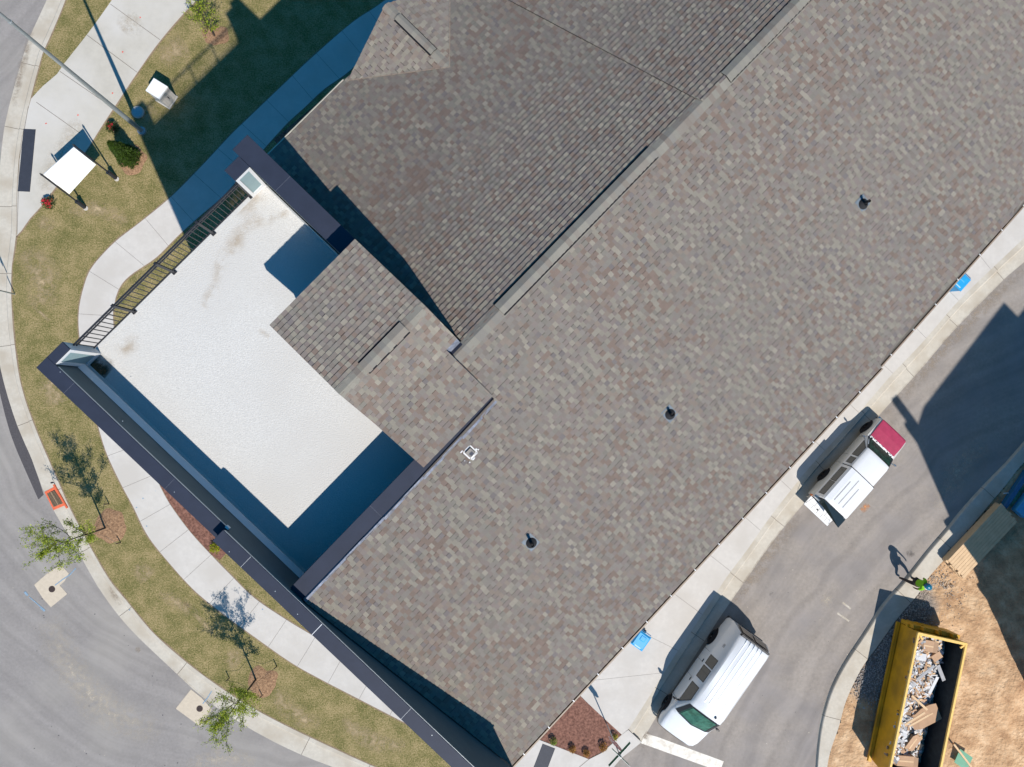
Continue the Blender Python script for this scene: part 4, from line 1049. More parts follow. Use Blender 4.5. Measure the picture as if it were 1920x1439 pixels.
bush((1099, 1411), .16, .25, 320, ((.42, .20, .04), (.5, .28, .06), (.25, .13, .04)), 'orange little bush at the bottom tip of the corner mulch bed', 'small_bush', False, 9, .035, None, GP)
bush((1130, 1399), .19, .28, 380, ((.40, .19, .03), (.50, .26, .05), (.2, .10, .03)), 'largest orange bush beside the stop sign in the corner mulch bed', 'small_bush', False, 10, .035, None, GP)
bush((1152, 1380), .13, .25, 240, ((.42, .34, .04), (.5, .42, .07), (.2, .2, .04)), 'yellow little bush at the right tip of the corner mulch bed', 'small_bush', False, 12, .035, None, GP)
bush((405, 1027), .22, .3, 380, ((.42, .42, .02), (.30, .36, .02)), 'yellow green bush in the mulch under the dark parapet', 'small_bush', False, 13, .04)

# flagpole / lamp column --------------------------------------------
b = zup(W(266, 246, .13), .12); o = thing('light_pole', 'tall tapered galvanised light pole rising beside the path at the upper left', 'light pole', b)
mb = MB(); mb.tube([b+Vector((0, 0, z)) for z in (0, .1, 3, 6, 9.3)], [.105, .10, .085, .068, .055], 16); mb.build('pole_shaft', M['steel'], o, smooth=True)
mb = MB(); mb.tube([b+Vector((0, 0, 9.25)), b+Vector((0, 0, 9.45)), b+Vector((0, 0, 13.2))], [.062, .045, .032], 12); mb.build('upper_shaft', M['steel'], o, smooth=True)
mb = MB(); mb.m(M['steel']); mb.tube([b, b+Vector((0, 0, .09))], [.19, .17], 16); mb.build('base_collar', None, o); mb = MB(); mb.m(M['steel']); mb.tube([b+Vector((0, 0, 9.2)), b+Vector((0, 0, 9.32))], .066, 14); mb.build('joint_collar', None, o)
q = zup(W(259, 211, .13), .125)
c = MB(); c.m(M['concrete_old']); c.tube([q, q+Vector((0, 0, .06))], [.27, .26], 20); c.m(M['steel']); c.tube([q+Vector((0, 0, .06)), q+Vector((0, 0, .075))], .2, 20)
tag(c.build('utility_cover'), 'round utility cover in the lawn beside the light pole foot', 'utility cover')

# utility cabinet -----------------------------------------------------
zc = 1.22; P4 = [W(x, y, zc) for x, y in [(288, 146), (314.5, 162), (298.5, 186.5), (272.5, 170)]]
ex = ((P4[1]-P4[0])+(P4[2]-P4[3]))/2; ey = ((P4[3]-P4[0])+(P4[2]-P4[1]))/2; cc = sum(P4, Vector())/4; ey = (ey-ex*(ey.dot(ex)/ex.length_squared))
b = zup(cc, .12); o = thing('utility_cabinet', 'white metal utility cabinet with a flat lid standing on the lawn', 'utility cabinet', b)
mb = MB(); mb.box(b+Vector((0, 0, .06)), ex*.94, ey*.92, (0, 0, zc-.26)); mb.build('cabinet_body', M['concrete'], o)
mb = MB(); mb.box(b+Vector((0, 0, zc-.2)), ex, ey, (0, 0, .09), .02, .01); mb.build('lid', M['white'], o)
mb = MB(); mb.box(b, ex*1.04, ey*1.03, (0, 0, .06)); mb.build('plinth', M['concrete'], o)
mb = MB(); mb.box(b+ex*.18-ey*.0+ex.normalized()*(ex.length*.30)+Vector((0, 0, .45)), ex.normalized()*.03, (.03, 0, 0), (0, 0, .2)); mb.build('handle', M['black'], o)

# leaning white panel -------------------------------------------------
bR = zup(W(219, 336, .13), .12); bL = zup(W(161, 391, .13), .12); tR = W(135, 270, 2.26); tL = W(74, 325, 2.12)
cn = (bR+bL)/2
o = thing('panel_stand', 'large white panel tilted back on two long dark posts over the path', 'panel stand', zup(cn, .12))
for a, t in ((bR, tR), (bL, tL)):
    d = t-a; L = d.length; mb = MB(); mb.tube([a, t-d*.06], .033, 8); mb.tube([t-d*.07, t-d*.05, t-d*.04, t], [.02, .045, .045, .008], 8)
    po = mb.build('post', M['black'], o)
    mb = MB(); mb.tube([a+d*.03, a+d*.20], [.085, .085], 12); mb.tube([a+d*.20, a+d*.215], [.10, .10], 12); mb.build('post_sleeve', M['black'], po)
    mb = MB(); mb.tube([zup(a, .12), zup(a, .16)], .10, 12); mb.build('post_foot', M['concrete'], po)
dR = tR-bR; dL = tL-bL; nrm = (tR-tL).cross(dR).normalized(); nrm = nrm if nrm.z > 0 else -nrm
A = [bR+dR*.94, bL+dL*.94, bL+dL*.40, bR+dR*.46]; inn = (tL-tR).normalized()*.06
A = [A[0]+inn, A[1]-inn, A[2]-inn, A[3]+inn]
mb = MB(); top = [p+nrm*.02 for p in A]; bot = [p-nrm*.02 for p in A]; mb.idx(top+bot, [(0, 1, 2, 3), (7, 6, 5, 4)]+[(i, 4+i, 4+(i+1) % 4, (i+1) % 4) for i in range(4)])
mb.build('white_panel', M['whitepanel'] if 'whitepanel' in M else M['white'], o)

# signs ----------------------------------------------------------------
def octagon(c, ax, r, th, nrm):
    up = Vector((0, 0, 1)); return [c+nrm*th+(ax*math.cos(R(22.5+45*i))+up*math.sin(R(22.5+45*i)))*r for i in range(8)]
def textobj(body, size, mt, name, parent, loc, xax, up, ext=.001):
    cu = bpy.data.curves.new(name, 'FONT'); cu.body = body; cu.size = size; cu.align_x = 'CENTER'; cu.align_y = 'CENTER'; cu.extrude = ext
    t = bpy.data.objects.new(name, cu); COL.objects.link(t)
    x = xax.normalized(); y = (up-x*up.dot(x)).normalized(); z = x.cross(y)
    m = Matrix((x, y, z)).transposed().to_4x4(); m.translation = loc
    dg = bpy.context.evaluated_depsgraph_get(); me = bpy.data.meshes.new_from_object(t.evaluated_get(dg)); bpy.data.objects.remove(t)
    me.transform(m); me.materials.clear(); me.materials.append(mt); ob = bpy.data.objects.new(name, me); COL.objects.link(ob)
    ob.parent = parent
    if parent.type == 'EMPTY': ob.matrix_parent_inverse = Matrix.Translation(-Vector(parent.location))
    return ob
def stopsign(basepx, face, label, zc, blades=False):
    b = zup(W(*basepx, .13), .12); o = thing('stop_sign', label, 'stop sign', b); face = Vector(face).normalized(); ax = Vector((0, 0, 1)).cross(face)
    mb = MB(); H = 3.2 if blades else zc+.4
    mb.box(b, ax*.05, face*.03, (0, 0, H)); mb.build('post', M['steel'], o)
    c = b+Vector((0, 0, zc))
    f = octagon(c, ax, .405, .022, face); k = octagon(c, ax, .405, .017, face); mb = MB(); mb.idx(f+k, [tuple(range(8)), tuple(reversed(range(8, 16)))]+[(i, 8+i, 8+(i+1) % 8, (i+1) % 8) for i in range(8)]); s = mb.build('sign_plate', M['white'], o)
    f = octagon(c, ax, .385, .0245, face); mb = MB(); mb.idx(f, [tuple(range(8))]); mb.build('red_face', M['signred'], s)
    textobj('STOP', .30, M['white'], 'lettering', s, c+face*.027, ax, Vector((0, 0, 1)))
    if blades:
        for z, d, L in ((2.78, UU, 1.25), (3.02, VV, .95)):
            n = Vector((0, 0, 1)).cross(d); mb = MB(); mb.box(b+Vector((0, 0, z)), d*L, n*.006, (0, 0, .2)); bl = mb.build('name_blade', M['white'], o)
            mb = MB()
            for sgn in (1, -1): mb.box(b+Vector((0, 0, z+.012))+n*sgn*.0055, d*(L-.03), n*.003, (0, 0, .176))
            mb.build('green_face', M['green'], bl)
            mb = MB(); mb.box(b+Vector((0, 0, z-.03)), d*.10, n*.05, (0, 0, .05)); mb.build('clamp', M['steel'], bl)
    return o
stopsign((1137, 1357), UU, 'red stop sign with green street name blades above the corner mulch bed', 2.05, True)
stopsign((28, 552), (-.9, -.3, 0), 'stop sign leaning out of the left edge, its octagon shadow on the kerb', 2.15)

# road ironwork -------------------------------------------------------
def pad(quad, hole, label):
    pts = G(quad, .006); o = thing('manhole_pad', label, 'manhole pad', zup(sum(pts, Vector())/len(pts), 0), 'concrete pads in the left road')
    mb = MB(); mb.poly([zup(p, .008) for p in pts], .006); mb.build('concrete_slab', M['pad'], o)
    c = W(*hole, 0); mb = MB(); mb.m(M['steelrust']); n = 24
    mb.tube([zup(c, .008), zup(c, .013)], .135, n); mb.m(M['void'])
    for k in (-2, -1, 0, 1, 2):
        for j in (-2, -1, 0, 1, 2):
            if k*k+j*j < 6: mb.box(zup(c+Vector((k*.042, j*.042, 0)), .0132), (.022, 0, 0), (0, .022, 0), (0, 0, .001))
    mb.build('manhole_lid', None, o)
M['steelrust'] = mat('rusty_iron', (.07, .05, .045), .7, metal=.3, var=.3, scale=30)
pad([(64, 1097), (88, 1076), (114, 1059), (129, 1076), (121, 1090), (112, 1098), (126, 1114), (95.5, 1139), (80, 1122)], (97.5, 1105), 'tan concrete pad with an iron lid, the upper one near the drain grate')
pad([(329.5, 1329), (358, 1293), (378, 1309), (397, 1330), (387, 1347), (376, 1363)], (374.5, 1329), 'tan concrete pad with an iron lid, the lower one under the tree crown')
mb = MB()
for l, w in (([(103, 1098), (116, 1088), (131, 1078), (142, 1066)], .022), ([(380, 1320), (389, 1309), (397, 1296)], .02), ([(46, 1110), (52, 1117)], .045), ([(55, 1120), (68, 1131), (76, 1138)], .02), ([(76, 1139), (84, 1146)], .045)):
    P = G(l, .011)
    for a_, b_ in zip(P, P[1:]):
        d = (b_-a_).normalized(); q = Vector((-d.y, d.x, 0))*w; mb.face([a_+q, a_-q, b_-q, b_+q][::1] if (a_-q-a_-q).cross(b_-a_).z > 0 else [b_+q, b_-q, a_-q, a_+q])
struct(mb.build('spray_marks', M['sprayblue']))
M['wornsteel'] = mat('worn_grate', (.26, .19, .12), .7, var=.3, scale=30)
# storm drain
Q = G([(83, 923), (102, 913), (124, 947), (100, 957)], .03); o = thing('storm_drain', 'orange framed storm drain grate set in the left kerb', 'storm drain', zup(sum(Q, Vector())/4, 0))
mb = MB(); mb.poly([zup(p, .022) for p in Q], .02); mb.m(M['orange']); mb.build('orange_frame', M['orange'], o)
c = sum(Q, Vector())/4; I = [c+(p-c)*.74 for p in Q]; mb = MB(); mb.poly([zup(p, .026) for p in I]); mb.build('opening', M['void'], o)
mb = MB()
for k in range(13):
    t = (k+.5)/13; a_ = I[0].lerp(I[3], t); b_ = I[1].lerp(I[2], min(1, t+.04)); d = (b_-a_); n_ = Vector((-d.y, d.x, 0)).normalized()
    mb.box(zup((a_+b_)/2, .027), d, n_*.020, (0, 0, .010))
a_, b_ = I[0].lerp(I[1], .5), I[3].lerp(I[2], .5); d = b_-a_; mb.box(zup((a_+b_)/2, .027), d, Vector((-d.y, d.x, 0)).normalized()*.035, (0, 0, .013))
mb.build('grate', M['wornsteel'], o)
mb = MB(); a_, b_ = W(101, 909, .14), W(126, 953, .14); mb.tube([a_, a_.lerp(b_, .5)+Vector((0, 0, .01)), b_], .05, 8); mb.build('orange_sock', M['orange'], o)
mb = MB(); p = W(99, 905, .14); mb.tube([p, p+Vector((0, 0, .12))], .035, 8); mb.build('knob', M['black'], o)

# recycling bins ------------------------------------------------------
def bin_(c, ang, label, h=1.0):
    b = zup(W(*c, .14), .135); ex = Vector((math.cos(ang), math.sin(ang), 0)); ey = Vector((-ex.y, ex.x, 0))
    o = thing('recycling_bin', label, 'recycling bin', b, 'blue wheeled bins under the eaves')
    mb = MB(); w, d = .44, .52; lo = [b+ex*sx*w/2+ey*sy*d/2+Vector((0, 0, .05)) for sx, sy in ((-1, -1), (1, -1), (1, 1), (-1, 1))]
    hi = [b+ex*sx*(w/2+.06)+ey*sy*(d/2+.07)+Vector((0, 0, h)) for sx, sy in ((-1, -1), (1, -1), (1, 1), (-1, 1))]
    mb.idx(lo+hi, [(3, 2, 1, 0)]+[(i, (i+1) % 4, 4+(i+1) % 4, 4+i) for i in range(4)]); mb.box(b+Vector((0, 0, h-.03)), ex*.60, ey*.70, (0, 0, .04)); mb.build('bin_body', M['bluebin'], o)
    mb = MB(); mb.box(b+Vector((0, 0, h+.012)), ex*.59, ey*.68, (0, 0, .06), .12, .02); mb.box(b+ey*.12+Vector((0, 0, h+.07)), ex*.26, ey*.24, (0, 0, .02), .2, .008)
    l = mb.build('lid', M['bluebin'], o)
    mb = MB(); mb.box(b-ey*.28+Vector((0, 0, h+.06)), ex*.3, ey*.05, (0, 0, .015)); mb.build('label_strip', M['tarp2'], l)
    mb = MB(); mb.tube([b-ex*.25+ey*.40+Vector((0, 0, h-.02)), b+ex*.25+ey*.40+Vector((0, 0, h-.02))], .018, 8); mb.build('handle', M['bluedark'], o)
    for s in (-1, 1): mb = MB(); q = b+ex*s*.25+ey*.28+Vector((0, 0, .1)); mb.tube([q-ex*.03, q+ex*.03], .1, 14); mb.build('wheel', M['rubber'], o)
M['tarp2'] = mat('pale_blue_strip', (.35, .55, .72), .4)
bin_((1192, 1188), R(-36), 'light blue wheeled bin half under the eaves beside the white van')
bin_((1775, 534), R(-43), 'light blue wheeled bin half under the eaves at the right of the roof')

# vehicles --------------------------------------------------------------
class Car:
    def __init__(s, o, ang, cy):
        s.o = Vector((o[0], o[1], .0)); s.e = Vector((math.cos(R(ang)), math.sin(R(ang)), 0)); s.l = Vector((-s.e.y, s.e.x, 0)); s.cy = cy
    def p(s, x, y, z): return s.o+s.e*x+s.l*(s.cy+y)+Vector((0, 0, z))
def loft(car, st, mb, capends=True):
    """st: list of (x, [(halfwidth, z) ... bottom to crown]) mirrored"""
    rows = []
    for x, pr in st:
        r = [car.p(x+(q[2] if len(q) > 2 else 0), -q[0], q[1]) for q in pr]+[car.p(x+(q[2] if len(q) > 2 else 0), q[0], q[1]) for q in reversed(pr)]
        rows.append(r)
    n = len(rows[0]); vs = [p for r in rows for p in r]; fs = []
    for i in range(len(rows)-1):
        for k in range(n): fs.append((i*n+k, (i+1)*n+k, (i+1)*n+(k+1) % n, i*n+(k+1) % n))
    if capends: fs += [tuple(range(n)), tuple(reversed([(len(rows)-1)*n+k for k in range(n)]))]
    mb.idx(vs, fs)
def strip(car, pts, mb, off=.006):
    q = [car.p(*p) for p in pts]; c = car.p(1.5, 0, .8); nr = (q[1]-q[0]).cross(q[2]-q[0]).normalized()
    m_ = sum(q, Vector())/len(q)
    if (m_-c).dot(nr) < 0: nr = -nr; q.reverse()
    q = [p+nr*off for p in q]; mb.face(q)
def wheel(car, x, y, s, root, r=.34, w=.22, hub='chrome'):
    c = car.p(x, y, r); a = car.l*s
    mb = MB(); n = 26
    prof = [(-w*.5, r*.62), (-w*.5, r*.95), (-w*.38, r), (w*.38, r), (w*.5, r*.95), (w*.5, r*.66), (w*.36, r*.62)]
    vs = []; up = Vector((0, 0, 1))
    for d, rr in prof: vs += [c+a*d+(car.e*math.cos(i*6.2832/n)+up*math.sin(i*6.2832/n))*rr for i in range(n)]
    mb.idx(vs, [(k*n+i, k*n+(i+1) % n, (k+1)*n+(i+1) % n, (k+1)*n+i) for k in range(len(prof)-1) for i in range(n)])
    wo = mb.build('tyre', M['rubber'], root)
    mb = MB(); mb.m(M['void']); mb.idx([c+a*w*.2+(car.e*math.cos(i*6.2832/n)+up*math.sin(i*6.2832/n))*r*.63 for i in range(n)], [tuple(range(n))])
    mb.m(M[hub]); mb.tube([c+a*w*.2, c+a*w*.42], [r*.22, r*.17], 12)
    for k in range(5):
        an = k*1.2566; d = car.e*math.cos(an)+up*math.sin(an); q = car.e*math.cos(an+1.57)+up*math.sin(an+1.57)
        mb.box(c+a*w*.22+d*r*.38, d*r*.5, q*r*.17, a*.03)
    mb.build('rim', None, wo)

# van
V = Car((10.546, -10.157), -126.43, .985)
root = thing('van', 'white passenger van with a ribbed roof parked at the kerb facing the crosswalk bar', 'van', V.p(1.7, 0, 0))
def vp(a, b, c, d, e, f, g): return [a, b, c, d, e, f, g]
st = [(-1.10, vp((.86, .38), (.90, .60), (.90, 1.05), (.88, 1.18, .02), (.76, 1.80, .17), (.62, 1.93, .22), (0, 1.97, .24))),
      (-1.03, vp((.90, .34), (.96, .60), (.965, 1.05), (.945, 1.18, .02), (.79, 1.88, .20), (.65, 2.00, .24), (0, 2.045, .26))),
      (-.6, vp((.93, .32), (.985, .60), (.985, 1.05), (.965, 1.18), (.80, 1.90), (.66, 2.03), (0, 2.075))),
      (1.0, vp((.93, .30), (.985, .60), (.985, 1.05), (.965, 1.18), (.80, 1.90), (.66, 2.03), (0, 2.08))),
      (2.40, vp((.93, .30), (.985, .60), (.985, 1.05), (.965, 1.18), (.80, 1.90), (.66, 2.03), (0, 2.075))),
      (2.68, vp((.93, .30), (.985, .60), (.985, 1.05), (.965, 1.18), (.79, 1.85), (.65, 1.97), (0, 2.03))),
      (3.30, vp((.93, .30), (.985, .60), (.98, 1.03), (.955, 1.14), (.88, 1.22), (.72, 1.28, .06), (0, 1.34, .16))),
      (3.50, vp((.93, .30), (.98, .60), (.97, 1.0), (.94, 1.09), (.86, 1.13), (.70, 1.17, .03), (0, 1.22, .10))),
      (4.00, vp((.90, .30), (.96, .58), (.93, .92), (.88, .99), (.78, 1.03), (.60, 1.06), (0, 1.10))),
      (4.22, vp((.84, .30), (.90, .55), (.86, .84), (.80, .90), (.68, .93), (.5, .96), (0, 1.0))),
      (4.32, vp((.76, .34), (.82, .52), (.78, .74), (.72, .80), (.6, .83), (.44, .85), (0, .87)))]
mb = MB(); loft(V, st, mb); vb = mb.build('body', M['carwhite'], root, smooth=True)
mb = MB()
for y in (-.40, -.20, 0, .20, .40): mb.box(V.p(.75, y, 2.076-abs(y)*.07-.006), V.e*3.1, V.l*.06, (0, 0, .016), .06)
mb.build('roof_rib', M['carwhite'], vb)
def sy(z): return .965+(z-1.18)*(.80-.965)/(1.90-1.18)
def sidewin(car, x0, x1, z0, z1, s, yf, mb, off=.006, sl=0):
    strip(car, [(x0, s*yf(z0), z0), (x1+sl, s*yf(z0), z0), (x1, s*yf(z1), z1), (x0, s*yf(z1), z1)], mb, off)
for s in (1, -1):
    for nm, x0, x1, sl in (('window', .62, 1.02, 0), ('window', 1.14, 1.66, 0), ('window', 1.98, 2.54, .38)):
        mb = MB(); mb.m(M['black']); sidewin(V, x0-.03, x1+.03, 1.22, 1.84, s, sy, mb, .004, sl*1.1); mb.m(M['glass']); sidewin(V, x0, x1, 1.26, 1.80, s, sy, mb, .008, sl); mb.build(nm, None, root)
    mb = MB(); mb.m(M['black'])
    for x in (.55, 1.08, 1.85, 2.95):
        strip(V, [(x, s*.985, .42), (x+.012, s*.985, .42), (x+.012, s*.985, 1.05), (x, s*.985, 1.05)], mb, .003)
    for x in (1.02, 1.95): mb.box(V.p(x, s*.995, 1.0), V.e*.14, V.l*.03, (0, 0, .045))
    mb.build('door_seam', None, root)
    for x in (0, 3.44): wheel(V, x, s*.86, s, root, .355, .22)
    for x in (0, 3.44):
        mb = MB(); mb.m(M['void'])
        c = V.p(x, s*.988, .37); pts = [c+(V.e*math.cos(k*math.pi/12)+Vector((0, 0, 1))*math.sin(k*math.pi/12))*.43 for k in range(13)]
        mb.face([p+V.l*s*.004 for p in pts]); mb.build('wheel_arch', None, root)
    mb = MB(); mb.tube([V.p(2.92, s*.93, 1.17), V.p(2.98, s*1.06, 1.22)], .03, 6); mb.box(V.p(2.99, s*1.12, 1.10), V.e*.07, V.l*.16, (0, 0, .26), .1, .015); mb.build('mirror', M['black'], root)
    mb = MB(); mb.box(V.p(-.93, s*.83, 1.18), V.e*.10, V.l*.13, V.e*.14-V.l*s*.10+Vector((0, 0, .62)), .05, .015); mb.build('tail_light', M['redlens'], root)
    mb = MB(); mb.box(V.p(4.25, s*.66, .66), V.e*.10, V.l*.26, (0, 0, .16), .1, .02); mb.build('headlight', M['glassl'] if 'glassl' in M else M['chrome'], root)
# windscreen
def conform(car, top, bot, t0, t1, ys, mb, off):
    """pane following the body between two station rows; rows are (x, w, z) from the corner to the middle"""
    def at(t):
        r = [tuple(a+(b-a)*t for a, b in zip(p, q)) for p, q in zip(top, bot)]
        L_ = [(x, -w*ys, z) for x, w, z in r]+[(x, w*ys, z) for x, w, z in reversed(r[:-1])]; return L_
    A_, B_ = at(t0), at(t1)
    for k in range(len(A_)-1): strip(car, [A_[k], A_[k+1], B_[k+1], B_[k]], mb, off)
wt = [(2.68, .79, 1.85), (2.68, .65, 1.97), (2.68, 0, 2.03)]; wb = [(3.30, .88, 1.22), (3.36, .72, 1.28), (3.46, 0, 1.34)]
mb = MB(); mb.m(M['black']); conform(V, wt, wb, .0, 1.0, .97, mb, .024)
mb.m(M['glassg']); conform(V, wt, wb, .07, .91, .90, mb, .042); mb.build('windscreen', None, root)
mb = MB(); mb.tube([V.p(3.38, -.55, 1.25), V.p(3.30, .0, 1.36)], .012, 5); mb.tube([V.p(3.38, .25, 1.27), V.p(3.28, .7, 1.30)], .012, 5); mb.build('wiper', M['black'], root)
# rear glass, bumpers, badge
mb = MB(); mb.m(M['black']); strip(V, [(-1.08, -.74, 1.20), (-1.08, .74, 1.20), (-.91, .70, 1.86), (-.91, -.70, 1.86)], mb, .02); mb.m(M['glass'])
for s in (1, -1): strip(V, [(-1.075, s*.05, 1.25), (-1.075, s*.66, 1.25), (-.94, s*.62, 1.80), (-.94, s*.05, 1.80)], mb, .03)
mb.build('rear_window', None, root)
mb = MB(); mb.box(V.p(-.86, 0, 1.93), V.e*.10, V.l*1.5, (0, 0, .075), .05, .02); mb.build('roof_trim', M['black'], root)
mb = MB(); mb.box(V.p(-1.06, 0, .36), V.e*.16, V.l*1.86, (0, 0, .22), .04, .03); mb.build('bumper', M['black'], root)
mb = MB()
pts = [(3.55, .985), (3.95, .97), (4.22, .90), (4.36, .76), (4.40, .4), (4.41, 0)]
for s in (1, -1):
    for (x0, y0), (x1, y1) in zip(pts, pts[1:]):
        for z in ((.30, .52),): strip(V, [(x0, s*y0, z[0]), (x1, s*y1, z[0]), (x1, s*y1, z[1]), (x0, s*y0, z[1])], mb, .02)
        mb.face([V.p(x0, s*y0*1.02, .52), V.p(x1, s*y1*1.02, .52), V.p(x1-.08, s*(y1-.07), .525), V.p(x0-.04, s*(y0-.07), .525)])
mb.build('bumper', M['black'], root)
mb = MB(); mb.tube([V.p(2.55, .35, 2.06), V.p(2.50, .35, 2.13)], .02, 6); mb.box(V.p(2.52, .35, 2.06), V.e*.12, V.l*.05, (0, 0, .02)); mb.build('aerial', M['black'], root)
yb = -(.965+(1.36-1.18)*(.80-.965)/(1.90-1.18))-.008
up = (V.p(0, .80, 1.90)-V.p(0, .965, 1.18)); up = V.l*.165+Vector((0, 0, .72))
textobj('express', .155, M['black'], 'lettering', root, V.p(-.10, yb, 1.30), V.e, up, .001)
mb = MB()
for (x, z, a, c_) in ((-.04, 1.52, .13, .02), (-.04, 1.63, .13, .02), (-.10, 1.525, .02, .12), (.03, 1.525, .02, .12), (-.035, 1.56, .07, .05)):
    w0 = sy(z)+.006; w1 = sy(z+c_)+.006
    mb.face([V.p(x-a/2, -w0, z), V.p(x+a/2, -w0, z), V.p(x+a/2, -w1, z+c_), V.p(x-a/2, -w1, z+c_)])
mb.build('badge', M['greyboard'], root)

# pick-up with canopy
K = Car((15.611, -3.217), 47.0, -.78)
root = thing('pickup_truck', 'white pickup truck with a faded red bonnet, canopy over the bed and open tailgate', 'pickup truck', K.p(1.4, 0, 0))
def tp(*a): return list(a)
body = [(-1.10, tp((.74, .42), (.78, .55), (.78, .92), (.74, .98), (.6, .99), (0, .99))),
        (-1.04, tp((.78, .36), (.82, .55), (.82, .92), (.78, 1.0), (.6, 1.0), (0, 1.0))),
        (.80, tp((.78, .34), (.83, .55), (.83, .92), (.79, 1.02), (.6, 1.02), (0, 1.02))),
        (2.45, tp((.78, .34), (.83, .55), (.83, .90), (.79, 1.0), (.6, 1.03), (0, 1.05))),
        (3.36, tp((.76, .34), (.80, .52), (.79, .84), (.75, .91), (.6, .94), (0, .96))),
        (3.46, tp((.73, .38), (.76, .52), (.75, .76), (.71, .83), (.55, .86), (0, .87)))]
mb = MB(); loft(K, body, mb); kb = mb.build('body', M['carbeige'], root, smooth=True)
mb = MB(); q = [(2.50, .66, 1.03), (2.50, -.66, 1.03), (3.44, -.70, .915), (3.44, .70, .915)]
rows = [(2.42, .66, 1.045), (2.47, .68, 1.055), (3.0, .70, 1.025), (3.40, .69, .965), (3.47, .66, .90)]
loft(K, [(x, tp((w, z-.05), (w, z-.005), (w*.9, z+.004), (w*.45, z+.018), (w*.2, z+.022), (0, z+.022))) for x, w, z in rows], mb); mb.build('bonnet', M['carred'], root)
cab = [(.80, tp((.80, 1.0), (.79, 1.05), (.66, 1.50), (.60, 1.56), (.4, 1.60), (0, 1.61))),
       (1.70, tp((.80, 1.0), (.79, 1.05), (.66, 1.50), (.60, 1.56), (.4, 1.60), (0, 1.61))),
       (1.88, tp((.80, 1.0), (.79, 1.05), (.655, 1.47), (.59, 1.53), (.4, 1.57), (0, 1.58))),
       (2.42, tp((.79, .98), (.77, 1.02), (.72, 1.05), (.68, 1.06), (.5, 1.07), (0, 1.08)))]
mb = MB(); loft(K, cab, mb); mb.build('cab', M['carwhite'], root, smooth=True)
can = [(-1.03, tp((.79, 1.0), (.775, 1.06), (.68, 1.56), (.62, 1.62), (.4, 1.66), (0, 1.67))),
       (-.90, tp((.80, 1.0), (.785, 1.06), (.69, 1.58), (.63, 1.65), (.4, 1.69), (0, 1.70))),
       (.74, tp((.80, 1.0), (.785, 1.06), (.69, 1.58), (.63, 1.65), (.4, 1.69), (0, 1.70)))]
mb = MB(); loft(K, can, mb); co = mb.build('canopy', M['carwhite'], root)
mb = MB()
for y, x0, x1 in ((.30, -.80, .25), (.06, -.80, .52), (-.18, -.80, .25)): mb.box(K.p((x0+x1)/2, y, 1.688), K.e*(x1-x0), K.l*.04, (0, 0, .012)); 
mb.build('roof_groove', M['greyboard'], co)
mb = MB(); mb.box(K.p(.77, 0, 1.0), K.e*.03, K.l*1.34, (0, 0, .62)); mb.build('cab_gap', M['void'], root)
yc = lambda z: .79+(z-1.05)*(.66-.79)/.45
yk = lambda z: .785+(z-1.06)*(.69-.785)/.52
for s in (1, -1):
    for nm, x0, x1, sl, f, z0, z1 in (('window', 1.34, 1.82, .34, yc, 1.09, 1.45), ('window', .92, 1.22, 0, yc, 1.12, 1.43), ('canopy_window', -.88, -.18, 0, yk, 1.14, 1.50), ('canopy_window', -.12, .60, 0, yk, 1.14, 1.50)):
        mb = MB(); mb.m(M['black']); sidewin(K, x0-.02, x1+.02, z0-.02, z1+.02, s, f, mb, .004, sl); mb.m(M['glass']); sidewin(K, x0, x1, z0, z1, s, f, mb, .008, sl*.92); mb.build(nm, None, root)
    for x in (0, 2.87): wheel(K, x, s*.72, s, root, .33, .2, 'steelrust')
    for x in (0, 2.87):
        mb = MB(); mb.m(M['void']); c = K.p(x, s*.835, .36); mb.face([c+(K.e*math.cos(k*math.pi/12)+Vector((0, 0, 1))*math.sin(k*math.pi/12))*.39+K.l*s*.002 for k in range(13)]); mb.build('wheel_arch', None, root)
    mb = MB(); mb.m(M['void'])
    for x in (.78, 1.28, 2.30): strip(K, [(x, s*.83, .45), (x+.01, s*.83, .45), (x+.01, s*.83, .92), (x, s*.83, .92)], mb, .004)
    mb.build('door_seam', None, root)
    mb = MB(); mb.tube([K.p(2.22, s*.78, 1.05), K.p(2.25, s*.9, 1.1)], .02, 6); mb.box(K.p(2.26, s*.93, 1.02), K.e*.05, K.l*.15, (0, 0, .15), .1, .01); mb.build('mirror', M['chrome'], root)
    mb = MB(); mb.box(K.p(-1.06, s*.74, .62), K.e*.10, K.l*.12, (0, 0, .28), .05, .01); mb.build('tail_light', M['orangelens'], root)
    mb = MB(); mb.box(K.p(3.47, s*.56, .60), K.e*.04, K.l*.24, (0, 0, .15)); mb.build('headlight', M['chrome'], root)
wt = [(1.88, .655, 1.47), (1.88, .59, 1.53), (1.88, .4, 1.57), (1.88, 0, 1.58)]; wb = [(2.42, .77, 1.02), (2.42, .68, 1.06), (2.42, .5, 1.07), (2.42, 0, 1.08)]
mb = MB(); mb.m(M['black']); conform(K, wt, wb, 0, 1, .985, mb, .012)
mb.m(M['glassdk']); conform(K, wt, wb, .05, .95, .94, mb, .022); mb.build('windscreen', None, root)
mb = MB(); rr = random.Random(5)
mb.m(M['white']); mb.box(K.p(2.47, 0, 1.065), K.e*.09, K.l*1.36, (0, 0, .012)); mb.m(M['black'])
for i in range(26): mb.box(K.p(2.47+rr.uniform(-.05, .05), rr.uniform(-.66, .66), 1.078), K.e*rr.uniform(.02, .05), K.l*rr.uniform(.02, .07), (0, 0, .006))
mb.build('cowl', None, root)
mb = MB(); mb.box(K.p(3.52, 0, .40), K.e*.12, K.l*1.6, (0, 0, .17), .03, .02); mb.build('bumper', M['chrome'], root)
